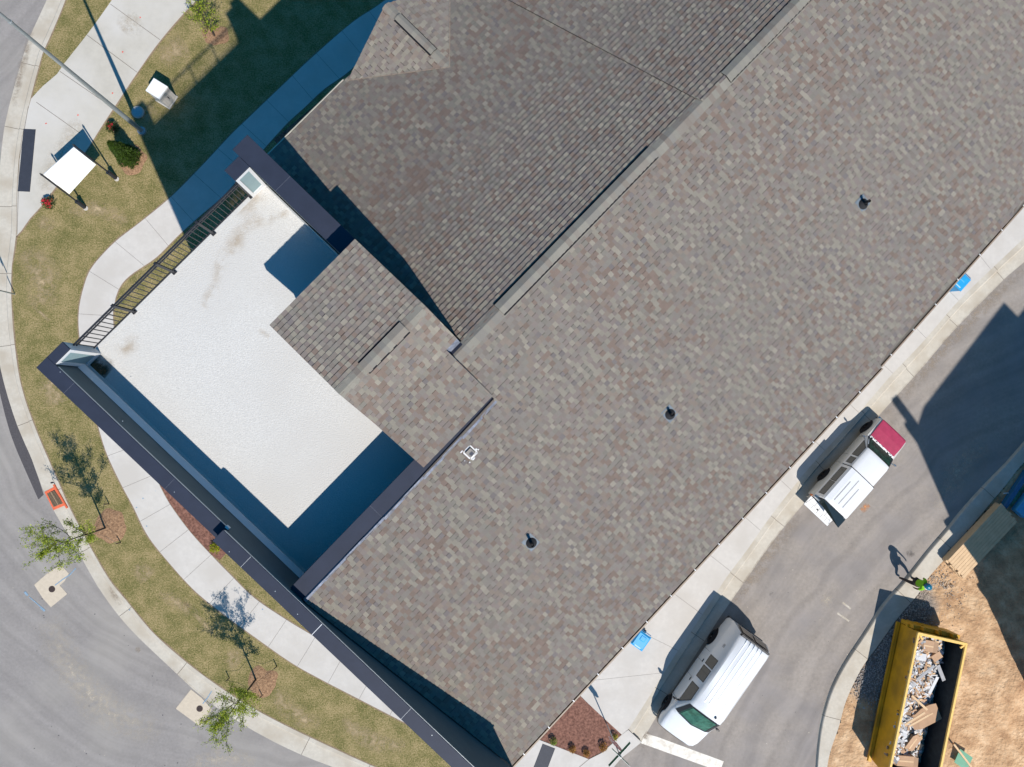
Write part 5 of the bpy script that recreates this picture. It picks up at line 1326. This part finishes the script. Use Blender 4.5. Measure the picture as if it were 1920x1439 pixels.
mb = MB(); mb.box(K.p(-1.16, 0, .38), K.e*.14, K.l*1.5, (0, 0, .16), .03, .02); mb.build('bumper', M['chrome'], root)
# opening under the lifted glass hatch and the dropped tailgate
mb = MB(); mb.face([K.p(-1.045, -.62, 1.03), K.p(-1.045, .62, 1.03), K.p(-1.04, .58, 1.55), K.p(-1.04, -.58, 1.55)]); mb.face([K.p(-1.115, -.7, .60), K.p(-1.115, .7, .60), K.p(-1.05, .7, 1.0), K.p(-1.05, -.7, 1.0)]); mb.build('cargo_opening', M['void'], root)
mb = MB(); a_, b_, c_, d_ = K.p(-1.07, .64, 1.60), K.p(-1.07, -.66, 1.60), K.p(-1.50, -.74, 1.42), K.p(-1.24, .62, 1.38); nn = Vector((0, 0, .015))
mb.idx([a_, b_, c_, d_, a_+nn, b_+nn, c_+nn, d_+nn], [(3, 2, 1, 0), (4, 5, 6, 7), (0, 1, 5, 4), (1, 2, 6, 5), (2, 3, 7, 6), (3, 0, 4, 7)]); mb.build('rear_hatch', M['glass'], root)
mb = MB(); mb.box(K.p(-1.36, 0, .60), K.e*.48, K.l*1.42, (0, 0, .05), 0, .01); tg = mb.build('tailgate', M['white'], root)
mb = MB(); mb.m(M['greyboard'])
for x, y, a_, b_ in ((-1.36, 0, .012, 1.2), (-1.25, -.3, .2, .012), (-1.25, .3, .2, .012), (-1.46, -.45, .16, .012), (-1.46, -.2, .16, .012), (-1.46, .05, .16, .012), (-1.46, .35, .16, .012), (-1.25, .05, .2, .012)): mb.box(K.p(x, y, .652), K.e*a_, K.l*b_, (0, 0, .006))
mb.m(M['black']); mb.box(K.p(-1.38, .1, .652), K.e*.06, K.l*.08, (0, 0, .01)); mb.build('tailgate_pressing', None, tg)
for s in (1, -1): mb = MB(); mb.tube([K.p(-1.06, s*.68, .95), K.p(-1.5, s*.68, .66)], .008, 5); mb.build('tailgate_strap', M['black'], root)

M['heap'] = mat('waste_heap', (.10, .085, .07), .9, col2=(.46, .40, .33), scale=9, bump=.02, bscale=30)
# skip -------------------------------------------------------------------
zt = 1.85; NW_ = W(1721, 1186, zt); NE_ = W(1812.5, 1209.5, zt); SW_ = W(1668, 1439, zt); e = (SW_-NW_).normalized(); e = Vector((e.x, e.y, 0)).normalized(); n_ = Vector((-e.y, e.x, 0)); wd = (NE_-NW_).dot(n_)
L = 6.2; o0 = zup(NW_, .12); root = thing('skip', 'long yellow open-top steel skip full of building waste on the dirt', 'skip', o0+e*3+n_*wd/2)
def D(x, y, z): return o0+e*x+n_*y+Vector((0, 0, z-.12))
mb = MB(); zb = .30; th = .06; ins = .0
O = [(0, 0), (L, 0), (L, wd), (0, wd)]; I = [(th, th), (L-th, th), (L-th, wd-th), (th, wd-th)]
bi_ = .16
Ob = [(0.02, bi_), (L-.1, bi_), (L-.1, wd-.06), (0.02, wd-.06)]
Ot = [D(x, y, zt) for x, y in O]; It = [D(x, y, zt) for x, y in I]; Bo = [D(x, y, zb) for x, y in Ob]; Bi = [D(x, y, zb+.05) for x, y in [(th, bi_+th), (L-th-.1, bi_+th), (L-th-.1, wd-th-.06), (th, wd-th-.06)]]
mb.m(M['yellow']); mb.idx(Ot+Bo, [(4+i, 4+(i+1) % 4, (i+1) % 4, i) for i in range(4)]+[(7, 6, 5, 4)])
mb.m(M['rustin']); mb.idx(It+Bi, [(i, (i+1) % 4, 4+(i+1) % 4, 4+i) for i in range(4)]+[(4, 5, 6, 7)])
mb.build('skip_body', None, root)
mb = MB(); w = .10
mb.box(D(L/2, .03, zt-.05), e*L, n_*w, (0, 0, .09), 0, .012); mb.box(D(L/2, wd-.03, zt-.05), e*L, n_*w, (0, 0, .09), 0, .012); mb.box(D(.04, wd/2, zt-.048), e*.12, n_*wd, (0, 0, .09), 0, .012)
mb.box(D(.18, .18, zt-.04), (e+n_)*.14, (e-n_)*.05, (0, 0, .07)); mb.box(D(.18, wd-.18, zt-.04), (e-n_)*.14, (e+n_)*.05, (0, 0, .07))
mb.build('rim', M['yellowrim'], root)
mb = MB()
mb.box(D(-.10, wd/2+.05, zb+.1), e*.16, n_*(wd-.1), (0, 0, .95)); mb.box(D(-.06, wd/2, .95), e*.10, n_*wd, (0, 0, .12)); mb.box(D(-.14, wd*.62, 1.30), e*.18, n_*.22, (0, 0, .2)); mb.box(D(-.17, wd*.3, .55), e*.1, n_*.12, (0, 0, .5))
for k in range(3): mb.box(D(-.12, wd*(.2+.3*k), zb), e*.14, n_*.07, (0, 0, 1.3))
mb.build('end_door', M['yellow'], root)
mb = MB(); mb.box(D(L/2, .05, zb-.06), e*L, n_*.14, (0, 0, .12)); mb.box(D(L/2, wd-.12, zb-.06), e*L, n_*.12, (0, 0, .12)); mb.build('runner', M['yellow'], root)
for s in (.2, 3.6):
    for yy in (.3, wd-.3): mb = MB(); c = D(s, yy, .22); mb.tube([c-n_*.07, c+n_*.07], .1, 12); mb.build('roller', M['rubber'], root)
# waste in the skip
GB = 'cardboard in the yellow skip'
def carton(px, z, a, b_, h, ang, label, tilt=.0, open_=True, mt='cardboard', name='cardboard_box', group=GB):
    c = W(*px, z); ex = Vector((math.cos(ang), math.sin(ang), tilt)).normalized(); ey = Vector((-math.sin(ang), math.cos(ang), tilt*.5)); ez = ex.cross(ey).normalized()
    bb = c-ez*h; o = thing(name, label, 'cardboard box', bb, group); mb = MB()
    mb.box(bb, ex*a, ey*b_, ez*h); mb.build('carton', M[mt], o)
    if open_:
        mb = MB(); mb.face([c+ex*a/2+ey*b_/2, c+ex*a/2-ey*b_/2, c+ex*(a/2+b_*.35)-ey*b_*.45+ez*.05, c+ex*(a/2+b_*.35)+ey*b_*.45+ez*.05]); mb.build('flap', M[mt], o); mb = MB(); mb.face([c-ex*a/2+ey*b_/2, c-ex*a/2-ey*b_/2, c-ex*(a/2+b_*.3)-ey*b_*.45-ez*.12, c-ex*(a/2+b_*.3)+ey*b_*.45-ez*.12][::-1]); mb.build('flap', M[mt], o)
        mb = MB(); mb.box(c+ez*.001, ex*a*.98, ey*.06, ez*.002); mb.build('tape', M['wood'], o)
    return o
carton((1741, 1212), 1.78, .42, .48, .4, R(-10), 'brown carton with white edges at the top end of the skip', .08)
carton((1735, 1345), 1.40, .80, .75, .25, R(20), 'largest flattened brown carton in the middle of the skip', -.12)
carton((1712, 1395), 1.42, .55, .4, .3, R(60), 'brown carton tipped against the left wall of the skip', .2)
carton((1698, 1428), 1.40, .7, .45, .35, R(-5), 'brown carton at the bottom edge of the photo in the skip', .05)
carton((1757, 1232), 1.55, .42, .3, .25, R(35), 'small brown carton between white boards in the skip', .1, False)
def plank(x, y, z, L_, w_, t_, ang, tilt, mt, mb):
    c = W(x, y, z); ex = Vector((math.cos(ang), math.sin(ang), tilt)).normalized(); ey = Vector((-math.sin(ang), math.cos(ang), 0)); ez = ex.cross(ey); mb.m(M[mt]); mb.box(c, ex*L_, ey*w_, ez*t_)
one = [('white_sheet', (1727, 1232), 1.78, .42, .30, 'board', -.2, .05, 'bright white sheet on the brown carton at the top of the skip', 'sheet'),
       ('plank', (1735, 1262), 1.75, .95, .12, 'greyboard', .75, .15, 'long grey board slanting across the upper part of the skip', 'plank'),
       ('plank', (1764, 1262), 1.6, .75, .16, 'greyboard', -1.15, -.1, 'grey board lying lengthwise in the upper skip', 'plank'),
       ('plank', (1750, 1285), 1.7, .80, .13, 'board', 1.15, .1, 'pale board standing on its end in the middle of the skip', 'plank'),
       ('plank', (1724, 1318), 1.7, .9, .09, 'wood', -.75, .0, 'narrow wooden lath above the big carton', 'plank'),
       ('plank', (1715, 1348), 1.72, 1.0, .09, 'wood', .55, .05, 'wooden lath over the left rim of the skip', 'plank'),
       ('plank', (1722, 1352), 1.66, .95, .08, 'wood', .50, .03, 'wooden lath beside the left rim, lower of two', 'plank')]
for nm, px, z, a, b_, mt, an, ti, lab, cat in one:
    mb = MB(); plank(*px, z, a, b_, .02, an, ti, mt, mb); ob = mb.build(nm); tag(ob, lab, cat, 'loose boards in the yellow skip' if nm == 'plank' else None)
mb = MB(); rr = random.Random(9)
mound = []; nx_, ny_ = 60, 22
for i in range(nx_+1):
    for j in range(ny_+1):
        t = i/nx_; y = j/ny_; z = zb+.42+max(0, 1-y*1.08)*.95*(1.1-.45*t)+.12*mnoise.noise(Vector((t*14, y*5, 2)))+.05*mnoise.noise(Vector((t*50, y*16, 8)))
        mound.append(D(.07+t*5.6, .12+y*(wd-.26), min(z, zt-.2)))
mb.m(M['heap']); mb.idx(mound, [(i*(ny_+1)+j, (i+1)*(ny_+1)+j, (i+1)*(ny_+1)+j+1, i*(ny_+1)+j+1) for i in range(nx_) for j in range(ny_)])
for i in range(1900):
    t = rr.random(); y = rr.random()**1.2*.9
    x_ = .2+t*5.4; yy = .15+y*(wd-.4)
    z = zb+.44+max(0, 1-y*1.05)*.95*(1.1-.45*t)+rr.uniform(0, .17); 
    if z > zt-.12: z = zt-.12
    c = D(x_, yy, z); mt = rr.choices(['board', 'greyboard', 'cardboard', 'wood', 'rustin', 'mulch'], [40, 22, 20, 13, 4, 2])[0]
    a = rr.uniform(0, 6.28); ti = rr.uniform(-.35, .35); ex = Vector((math.cos(a), math.sin(a), ti)).normalized(); ey = Vector((-math.sin(a), math.cos(a), rr.uniform(-.4, .4))).normalized(); ez = ex.cross(ey)
    mb.m(M[mt]); LL = rr.choice([.08, .12, .2, .3, .45]); mb.box(c, ex*LL, ey*rr.uniform(.03, .13), ez*rr.uniform(.012, .05))
for i in range(60):
    c = D(rr.uniform(.1, 5.6), rr.uniform(wd*.62, wd-.15), zb+.12+rr.uniform(0, .25)); a = rr.uniform(0, 6.28); mb.m(M[rr.choice(['rustin', 'rustin', 'greyboard', 'mulch'])]); mb.box(c, (math.cos(a)*.4, math.sin(a)*.4, .05), (-math.sin(a)*.15, math.cos(a)*.15, 0), (0, 0, .03))
ob = mb.build('waste_heap'); ob['kind'] = 'stuff'; ob['label'] = 'heap of scraps, boards and packaging filling the yellow skip'
mb = MB(); p0, p1 = W(1788, 1395, .9), W(1845, 1470, .3); mb.tube([p0, p1], .045, 6); mb.build
a_ = mb.build('timber_prop', M['wood']); tag(a_, 'dark timber prop leaning beside the lower right of the skip', 'timber')
mb = MB(); c = W(1806, 1425, .35); mb.box(c, Vector((.5, -.35, .1)), Vector((.25, .6, .05)), (0, 0, .02)); tag(mb.build('green_sheet', M['glassgreen']), 'green sheet lying beside the lower right of the skip', 'sheet')

# lumber stack -----------------------------------------------------------
zl = .62; Pq = [W(x, y, zl) for x, y in [(1776, 1053), (1808, 1084), (1910, 977), (1875, 947)]]
ex = ((Pq[3]-Pq[0])+(Pq[2]-Pq[1]))/2; ey = ((Pq[1]-Pq[0])+(Pq[2]-Pq[3]))/2; c = sum(Pq, Vector())/4; ex = Vector((ex.x, ex.y, 0)); ey = Vector((ey.x, ey.y, 0)); ey = ey-ex*(ey.dot(ex)/ex.length_squared)
root = thing('lumber_stack', 'stack of long pale lumber boards beside the right kerb', 'lumber stack', zup(c, .12))
ny = 8; wy = ey.length/ny; el = ex.length; exn = ex.normalized(); eyn = ey.normalized()
for lay in range(5):
    for j in range(ny):
        off = rnd.uniform(-.05, .05); mb = MB(); mb.box(zup(c, .2+lay*.085)+eyn*(wy*(j+.5)-ey.length/2)+exn*off, exn*el, eyn*(wy-.006), (0, 0, .078), 0, .004)
        if lay == 4 or j in (0, ny-1) or True: mb.build('board', M['wood'], root)
mb = MB()
for t in (-.35, 0, .35): mb.box(zup(c, .10)+exn*el*t, exn*.09, eyn*ey.length, (0, 0, .1))
mb.build('bearer', M['bark'], root)

# site things at the right edge -------------------------------------------
mb = MB(); p0, p1 = W(1885, 952, .38), W(1945, 862, .38); d = (p1-p0).normalized(); nn = Vector((-d.y, d.x, 0)); mb.box((p0+p1)/2-Vector((0, 0, .26)), d*(p1-p0).length, nn*.22, (0, 0, .26), 0, .02)
tag(mb.build('blue_beam', M['bluedark']), 'dark blue wrapped beam behind the lumber stack at the right edge', 'beam')
mb = MB(); p0, p1 = W(1905, 957, .45), W(1955, 892, .45); d = (p1-p0).normalized(); nn = Vector((d.y, -d.x, 0)); mb.box((p0+p1)/2+nn*.30-Vector((0, 0, .33)), d*(p1-p0).length, nn*.6, (0, 0, .33), 0, .02)
ob = tag(mb.build('blue_crate', M['tarp']), 'light blue crate cut off by the right edge', 'crate')
mb = MB(); mb.box(W(1886, 925, .17), Vector((.24, .02, 0)), Vector((0, .035, 0)), (0, 0, .02)); tag(mb.build('white_offcut', M['white']), 'white offcut stick on the ground near the right edge', 'offcut')
# unfinished house beyond the right edge; its shadow falls on the road
Hh = 15.0; sx, sy_ = math.cos(R(113.8))*.80, math.sin(R(113.8))*.80
def cast(x, y, h): w = W(x, y, 0); return Vector((w.x-sx*h, w.y-sy_*h, 0))
c0 = cast(1713, 818, Hh); c1 = cast(1732, 762, Hh); c2 = cast(1882, 567, Hh); c2b = cast(1908, 594, Hh); c3 = c2b+(c2-c1).normalized()*9
dirn = (c2-c1).normalized(); back = Vector((dirn.y, -dirn.x, 0))
fp = [c0, c1, c2, c2b, c3, c3+back*11, c0+back*11+Vector((1.2, 0, 0))]
root = thing('unfinished_house', 'tall unfinished house just beyond the right edge shading the road', 'house', zup(c0, 0))
mb = MB(); mb.poly([zup(p, Hh) for p in fp], Hh); mb.build('wall', M['wood'], root)
mb = MB(); cc = sum(fp, Vector())/7
mb.poly([zup(cc+(p-cc)*.98, Hh+.06) for p in fp], .1); mb.build('roof', M['greyboard'], root)
for (x, y, h, L_) in ((1676, 744, 13.6, 1.5), (1774, 972, 8.0, 1.5), (1834, 1089, 6.0, 1.5), (1700, 790, 13.0, 1.0)):
    mb = MB(); t = cast(x, y, h); t.z = h-.3; tgt = Vector((c0.x+.8, c0.y-.2, h-.3)); d = Vector((.52, -.70, 0)).normalized(); mb.box(t+d*L_/2, d*L_, Vector((-d.y, d.x, 0))*.34, (0, 0, .3))
    mb.tube([t+d*L_*.9+Vector((0, 0, .15)), Vector((c0.x+2, c0.y-1.5, h-.15))], .02, 5)
    mb.build('scaffold_arm', M['steel'], root)

SUN, SKY, OZ, AIR, EXPO, SAT = 4.3, .098, 6.0, 1.0, .42, 1.36
# ================================================================== PERSON
gp = W(1694, 1082, 0); base = zup(gp, .10)
FD = Vector((.90, -.43, 0)).normalized(); LD = Vector((-FD.y, FD.x, 0))
def Hp(f, l, z): return base+FD*f+LD*l+Vector((0, 0, z))
def skin(name, verts, edges, rad, material, parent, root=0, sub=2):
    me = bpy.data.meshes.new(name); me.from_pydata([tuple(v) for v in verts], edges, []); me.materials.append(material)
    o = bpy.data.objects.new(name, me); COL.objects.link(o)
    sk = o.modifiers.new('skin', 'SKIN'); sk.use_smooth_shade = True
    sv = me.skin_vertices[0].data
    for i, r in enumerate(rad): sv[i].radius = (r if isinstance(r, tuple) else (r, r)); sv[i].use_root = (i == root)
    ss = o.modifiers.new('sub', 'SUBSURF'); ss.levels = sub; ss.render_levels = sub
    bpy.context.view_layer.update()
    dg = bpy.context.evaluated_depsgraph_get(); m2 = bpy.data.meshes.new_from_object(o.evaluated_get(dg)); m2.name = name
    bpy.data.objects.remove(o); n = bpy.data.objects.new(name, m2); COL.objects.link(n)
    m2.materials.clear(); m2.materials.append(material)
    m2.polygons.foreach_set('use_smooth', [True]*len(m2.polygons))
    if parent is not None:
        n.parent = parent
        if parent.type == 'EMPTY': n.matrix_parent_inverse = Matrix.Translation(-Vector(parent.location))
    return n
person = thing('person', 'person in a lime green shirt and blue hard hat walking on the right kerb', 'person', base)
V_ = []; E_ = []; R_ = []
def jv(p, r, par=None):
    V_.append(p); R_.append(r); i = len(V_)-1
    if par is not None: E_.append((par, i))
    return i
pel = jv(Hp(0, 0, .95), (.13, .10)); wa = jv(Hp(.01, 0, 1.10), (.115, .09), pel); ch = jv(Hp(.02, 0, 1.32), (.14, .10), wa); nk = jv(Hp(.02, 0, 1.47), .055, ch)
hd0 = jv(Hp(.03, 0, 1.55), .07, nk); hd1 = jv(Hp(.035, 0, 1.63), (.085, .095), hd0); hd2 = jv(Hp(.03, 0, 1.71), .075, hd1)
jv(Hp(.125, 0, 1.61), .014, hd1)                                                       # nose
for s in (1, -1): jv(Hp(.02, s*.09, 1.62), .012, hd1)                                  # ears
for s, sw in ((1, .16), (-1, -.10)):
    sh = jv(Hp(.01, s*.17, 1.42), .06, ch); el = jv(Hp(.01+sw*.25, s*.27, 1.15), .042, sh); wr = jv(Hp(.10+sw*.9, s*.27, .93), .030, el); pm = jv(Hp(.13+sw*1.05, s*.265, .86), (.036, .022), wr)
    for k, (o_, ln) in enumerate(((-.03, .065), (-.01, .078), (.01, .072), (.03, .055))):
        a1 = jv(Hp(.14+sw*1.1+o_, s*.262, .86-.045), .0085, pm); a2 = jv(Hp(.15+sw*1.1+o_, s*.25, .86-.045-ln*.6), .0075, a1); jv(Hp(.15+sw*1.1+o_, s*.235, .86-.045-ln), .0065, a2)
    t1 = jv(Hp(.175+sw*1.05, s*.25, .855), .010, pm); jv(Hp(.19+sw*1.05, s*.235, .82), .008, t1)
for s, st_ in ((1, .30), (-1, -.22)):
    hp = jv(Hp(0, s*.10, .90), .085, pel); kn = jv(Hp(st_*.62+.06, s*.11, .50), .058, hp); an = jv(Hp(st_*1.0-.02, s*.11, .10), .036, kn); jv(Hp(st_*1.0+.10, s*.12, .035), .034, an)
body = skin('body', V_, E_, R_, M['skin'], person)
# clothes
V_ = []; E_ = []; R_ = []
a0 = jv(Hp(0, 0, .90), (.175, .125)); a1 = jv(Hp(.01, 0, 1.12), (.165, .12), a0); a2 = jv(Hp(.02, 0, 1.33), (.18, .125), a1); a3 = jv(Hp(.02, 0, 1.45), (.09, .08), a2)
for s, sw in ((1, .16), (-1, -.10)):
    sh = jv(Hp(.01, s*.175, 1.42), .078, a2); jv(Hp(.01+sw*.2, s*.25, 1.22), .066, sh)
skin('shirt', V_, E_, R_, M['lime'], person)
V_ = []; E_ = []; R_ = []
a0 = jv(Hp(0, 0, .93), (.155, .12))
for s, st_ in ((1, .30), (-1, -.22)):
    hp = jv(Hp(0, s*.10, .86), .10, a0); kn = jv(Hp(st_*.62+.06, s*.11, .50), .074, hp); jv(Hp(st_*1.0-.02, s*.11, .12), .055, kn)
skin('trousers', V_, E_, R_, M['trouser'], person)
for s, st_ in ((1, .30), (-1, -.22)):
    V_ = []; E_ = []; R_ = []
    a0 = jv(Hp(st_*1.0-.03, s*.11, .14), .05); a1 = jv(Hp(st_*1.0-.03, s*.11, .05), .05, a0); jv(Hp(st_*1.0+.14, s*.12, .04), .042, a1)
    skin('boot', V_, E_, R_, M['rubber'], person, sub=1)
mb = MB(); n = 24; c = Hp(.035, 0, 1.655); vs = []
for k in range(8):
    t = k/7*math.pi/2; rr_ = .135*math.cos(t); vs += [c+FD*math.cos(i*6.2832/n)*rr_*1.1+LD*math.sin(i*6.2832/n)*rr_*.92+Vector((0, 0, .125*math.sin(t))) for i in range(n)]
mb.idx(vs, [(k*n+i, k*n+(i+1) % n, (k+1)*n+(i+1) % n, (k+1)*n+i) for k in range(7) for i in range(n)])
br = [c+FD*math.cos(i*6.2832/n)*(.165+(.05 if math.cos(i*6.2832/n) > .3 else 0))+LD*math.sin(i*6.2832/n)*.145-Vector((0, 0, .004)) for i in range(n)]
mb.idx(vs[:n]+br, [(i, n+i, n+(i+1) % n, (i+1) % n) for i in range(n)])
mb.build('hard_hat', M['helmet'], person, smooth=True)
mb = MB()
for s in (1, -1): mb.box(Hp(.118, s*.032, 1.625), FD*.01, LD*.022, (0, 0, .01))
mb.build('eyes', M['black'], body)

# ================================================================== CAMERA, LIGHT, RENDER
cam = bpy.data.cameras.new('camera'); co = bpy.data.objects.new('camera', cam); COL.objects.link(co)
cam.sensor_width = 36; cam.sensor_fit = 'HORIZONTAL'; cam.lens = 36*FPX/1920; cam.clip_end = 2000; cam.clip_start = .1
mw = RM.to_4x4(); mw.translation = Vector((0, 0, CH)); co.matrix_world = mw
SC.camera = co
sl = bpy.data.lights.new('sun', 'SUN'); so = bpy.data.objects.new('sun', sl); COL.objects.link(so)
EL = math.atan(1/.80); azs = R(113.8)
d = Vector((math.cos(azs)*math.cos(EL), math.sin(azs)*math.cos(EL), -math.sin(EL)))
so.rotation_euler = d.to_track_quat('-Z', 'Y').to_euler(); so.location = (10, -20, 40)
sl.energy = SUN; sl.angle = R(.5); sl.color = (1, .935, .85)
w = bpy.data.worlds.new('World'); SC.world = w; w.use_nodes = True; nt = w.node_tree; bg = nt.nodes['Background']
sky = nt.nodes.new('ShaderNodeTexSky'); sky.sky_type = 'NISHITA'; sky.sun_disc = False; sky.sun_elevation = EL
sky.sun_rotation = math.atan2(-d.x, -d.y); sky.ozone_density = OZ; sky.air_density = AIR; sky.dust_density = .4; sky.altitude = 200
hs = nt.nodes.new('ShaderNodeHueSaturation'); hs.inputs['Saturation'].default_value = SAT; hs.inputs['Hue'].default_value = .486; nt.links.new(sky.outputs[0], hs.inputs['Color']); nt.links.new(hs.outputs[0], bg.inputs['Color']); bg.inputs['Strength'].default_value = SKY
SC.render.engine = 'CYCLES'
SC.view_settings.view_transform = 'Standard'; SC.view_settings.look = 'None'; SC.view_settings.exposure = EXPO; SC.view_settings.gamma = 1
SC.view_settings.use_curve_mapping = False
SC.render.resolution_x = 1024; SC.render.resolution_y = 767
SC.cycles.max_bounces = 6
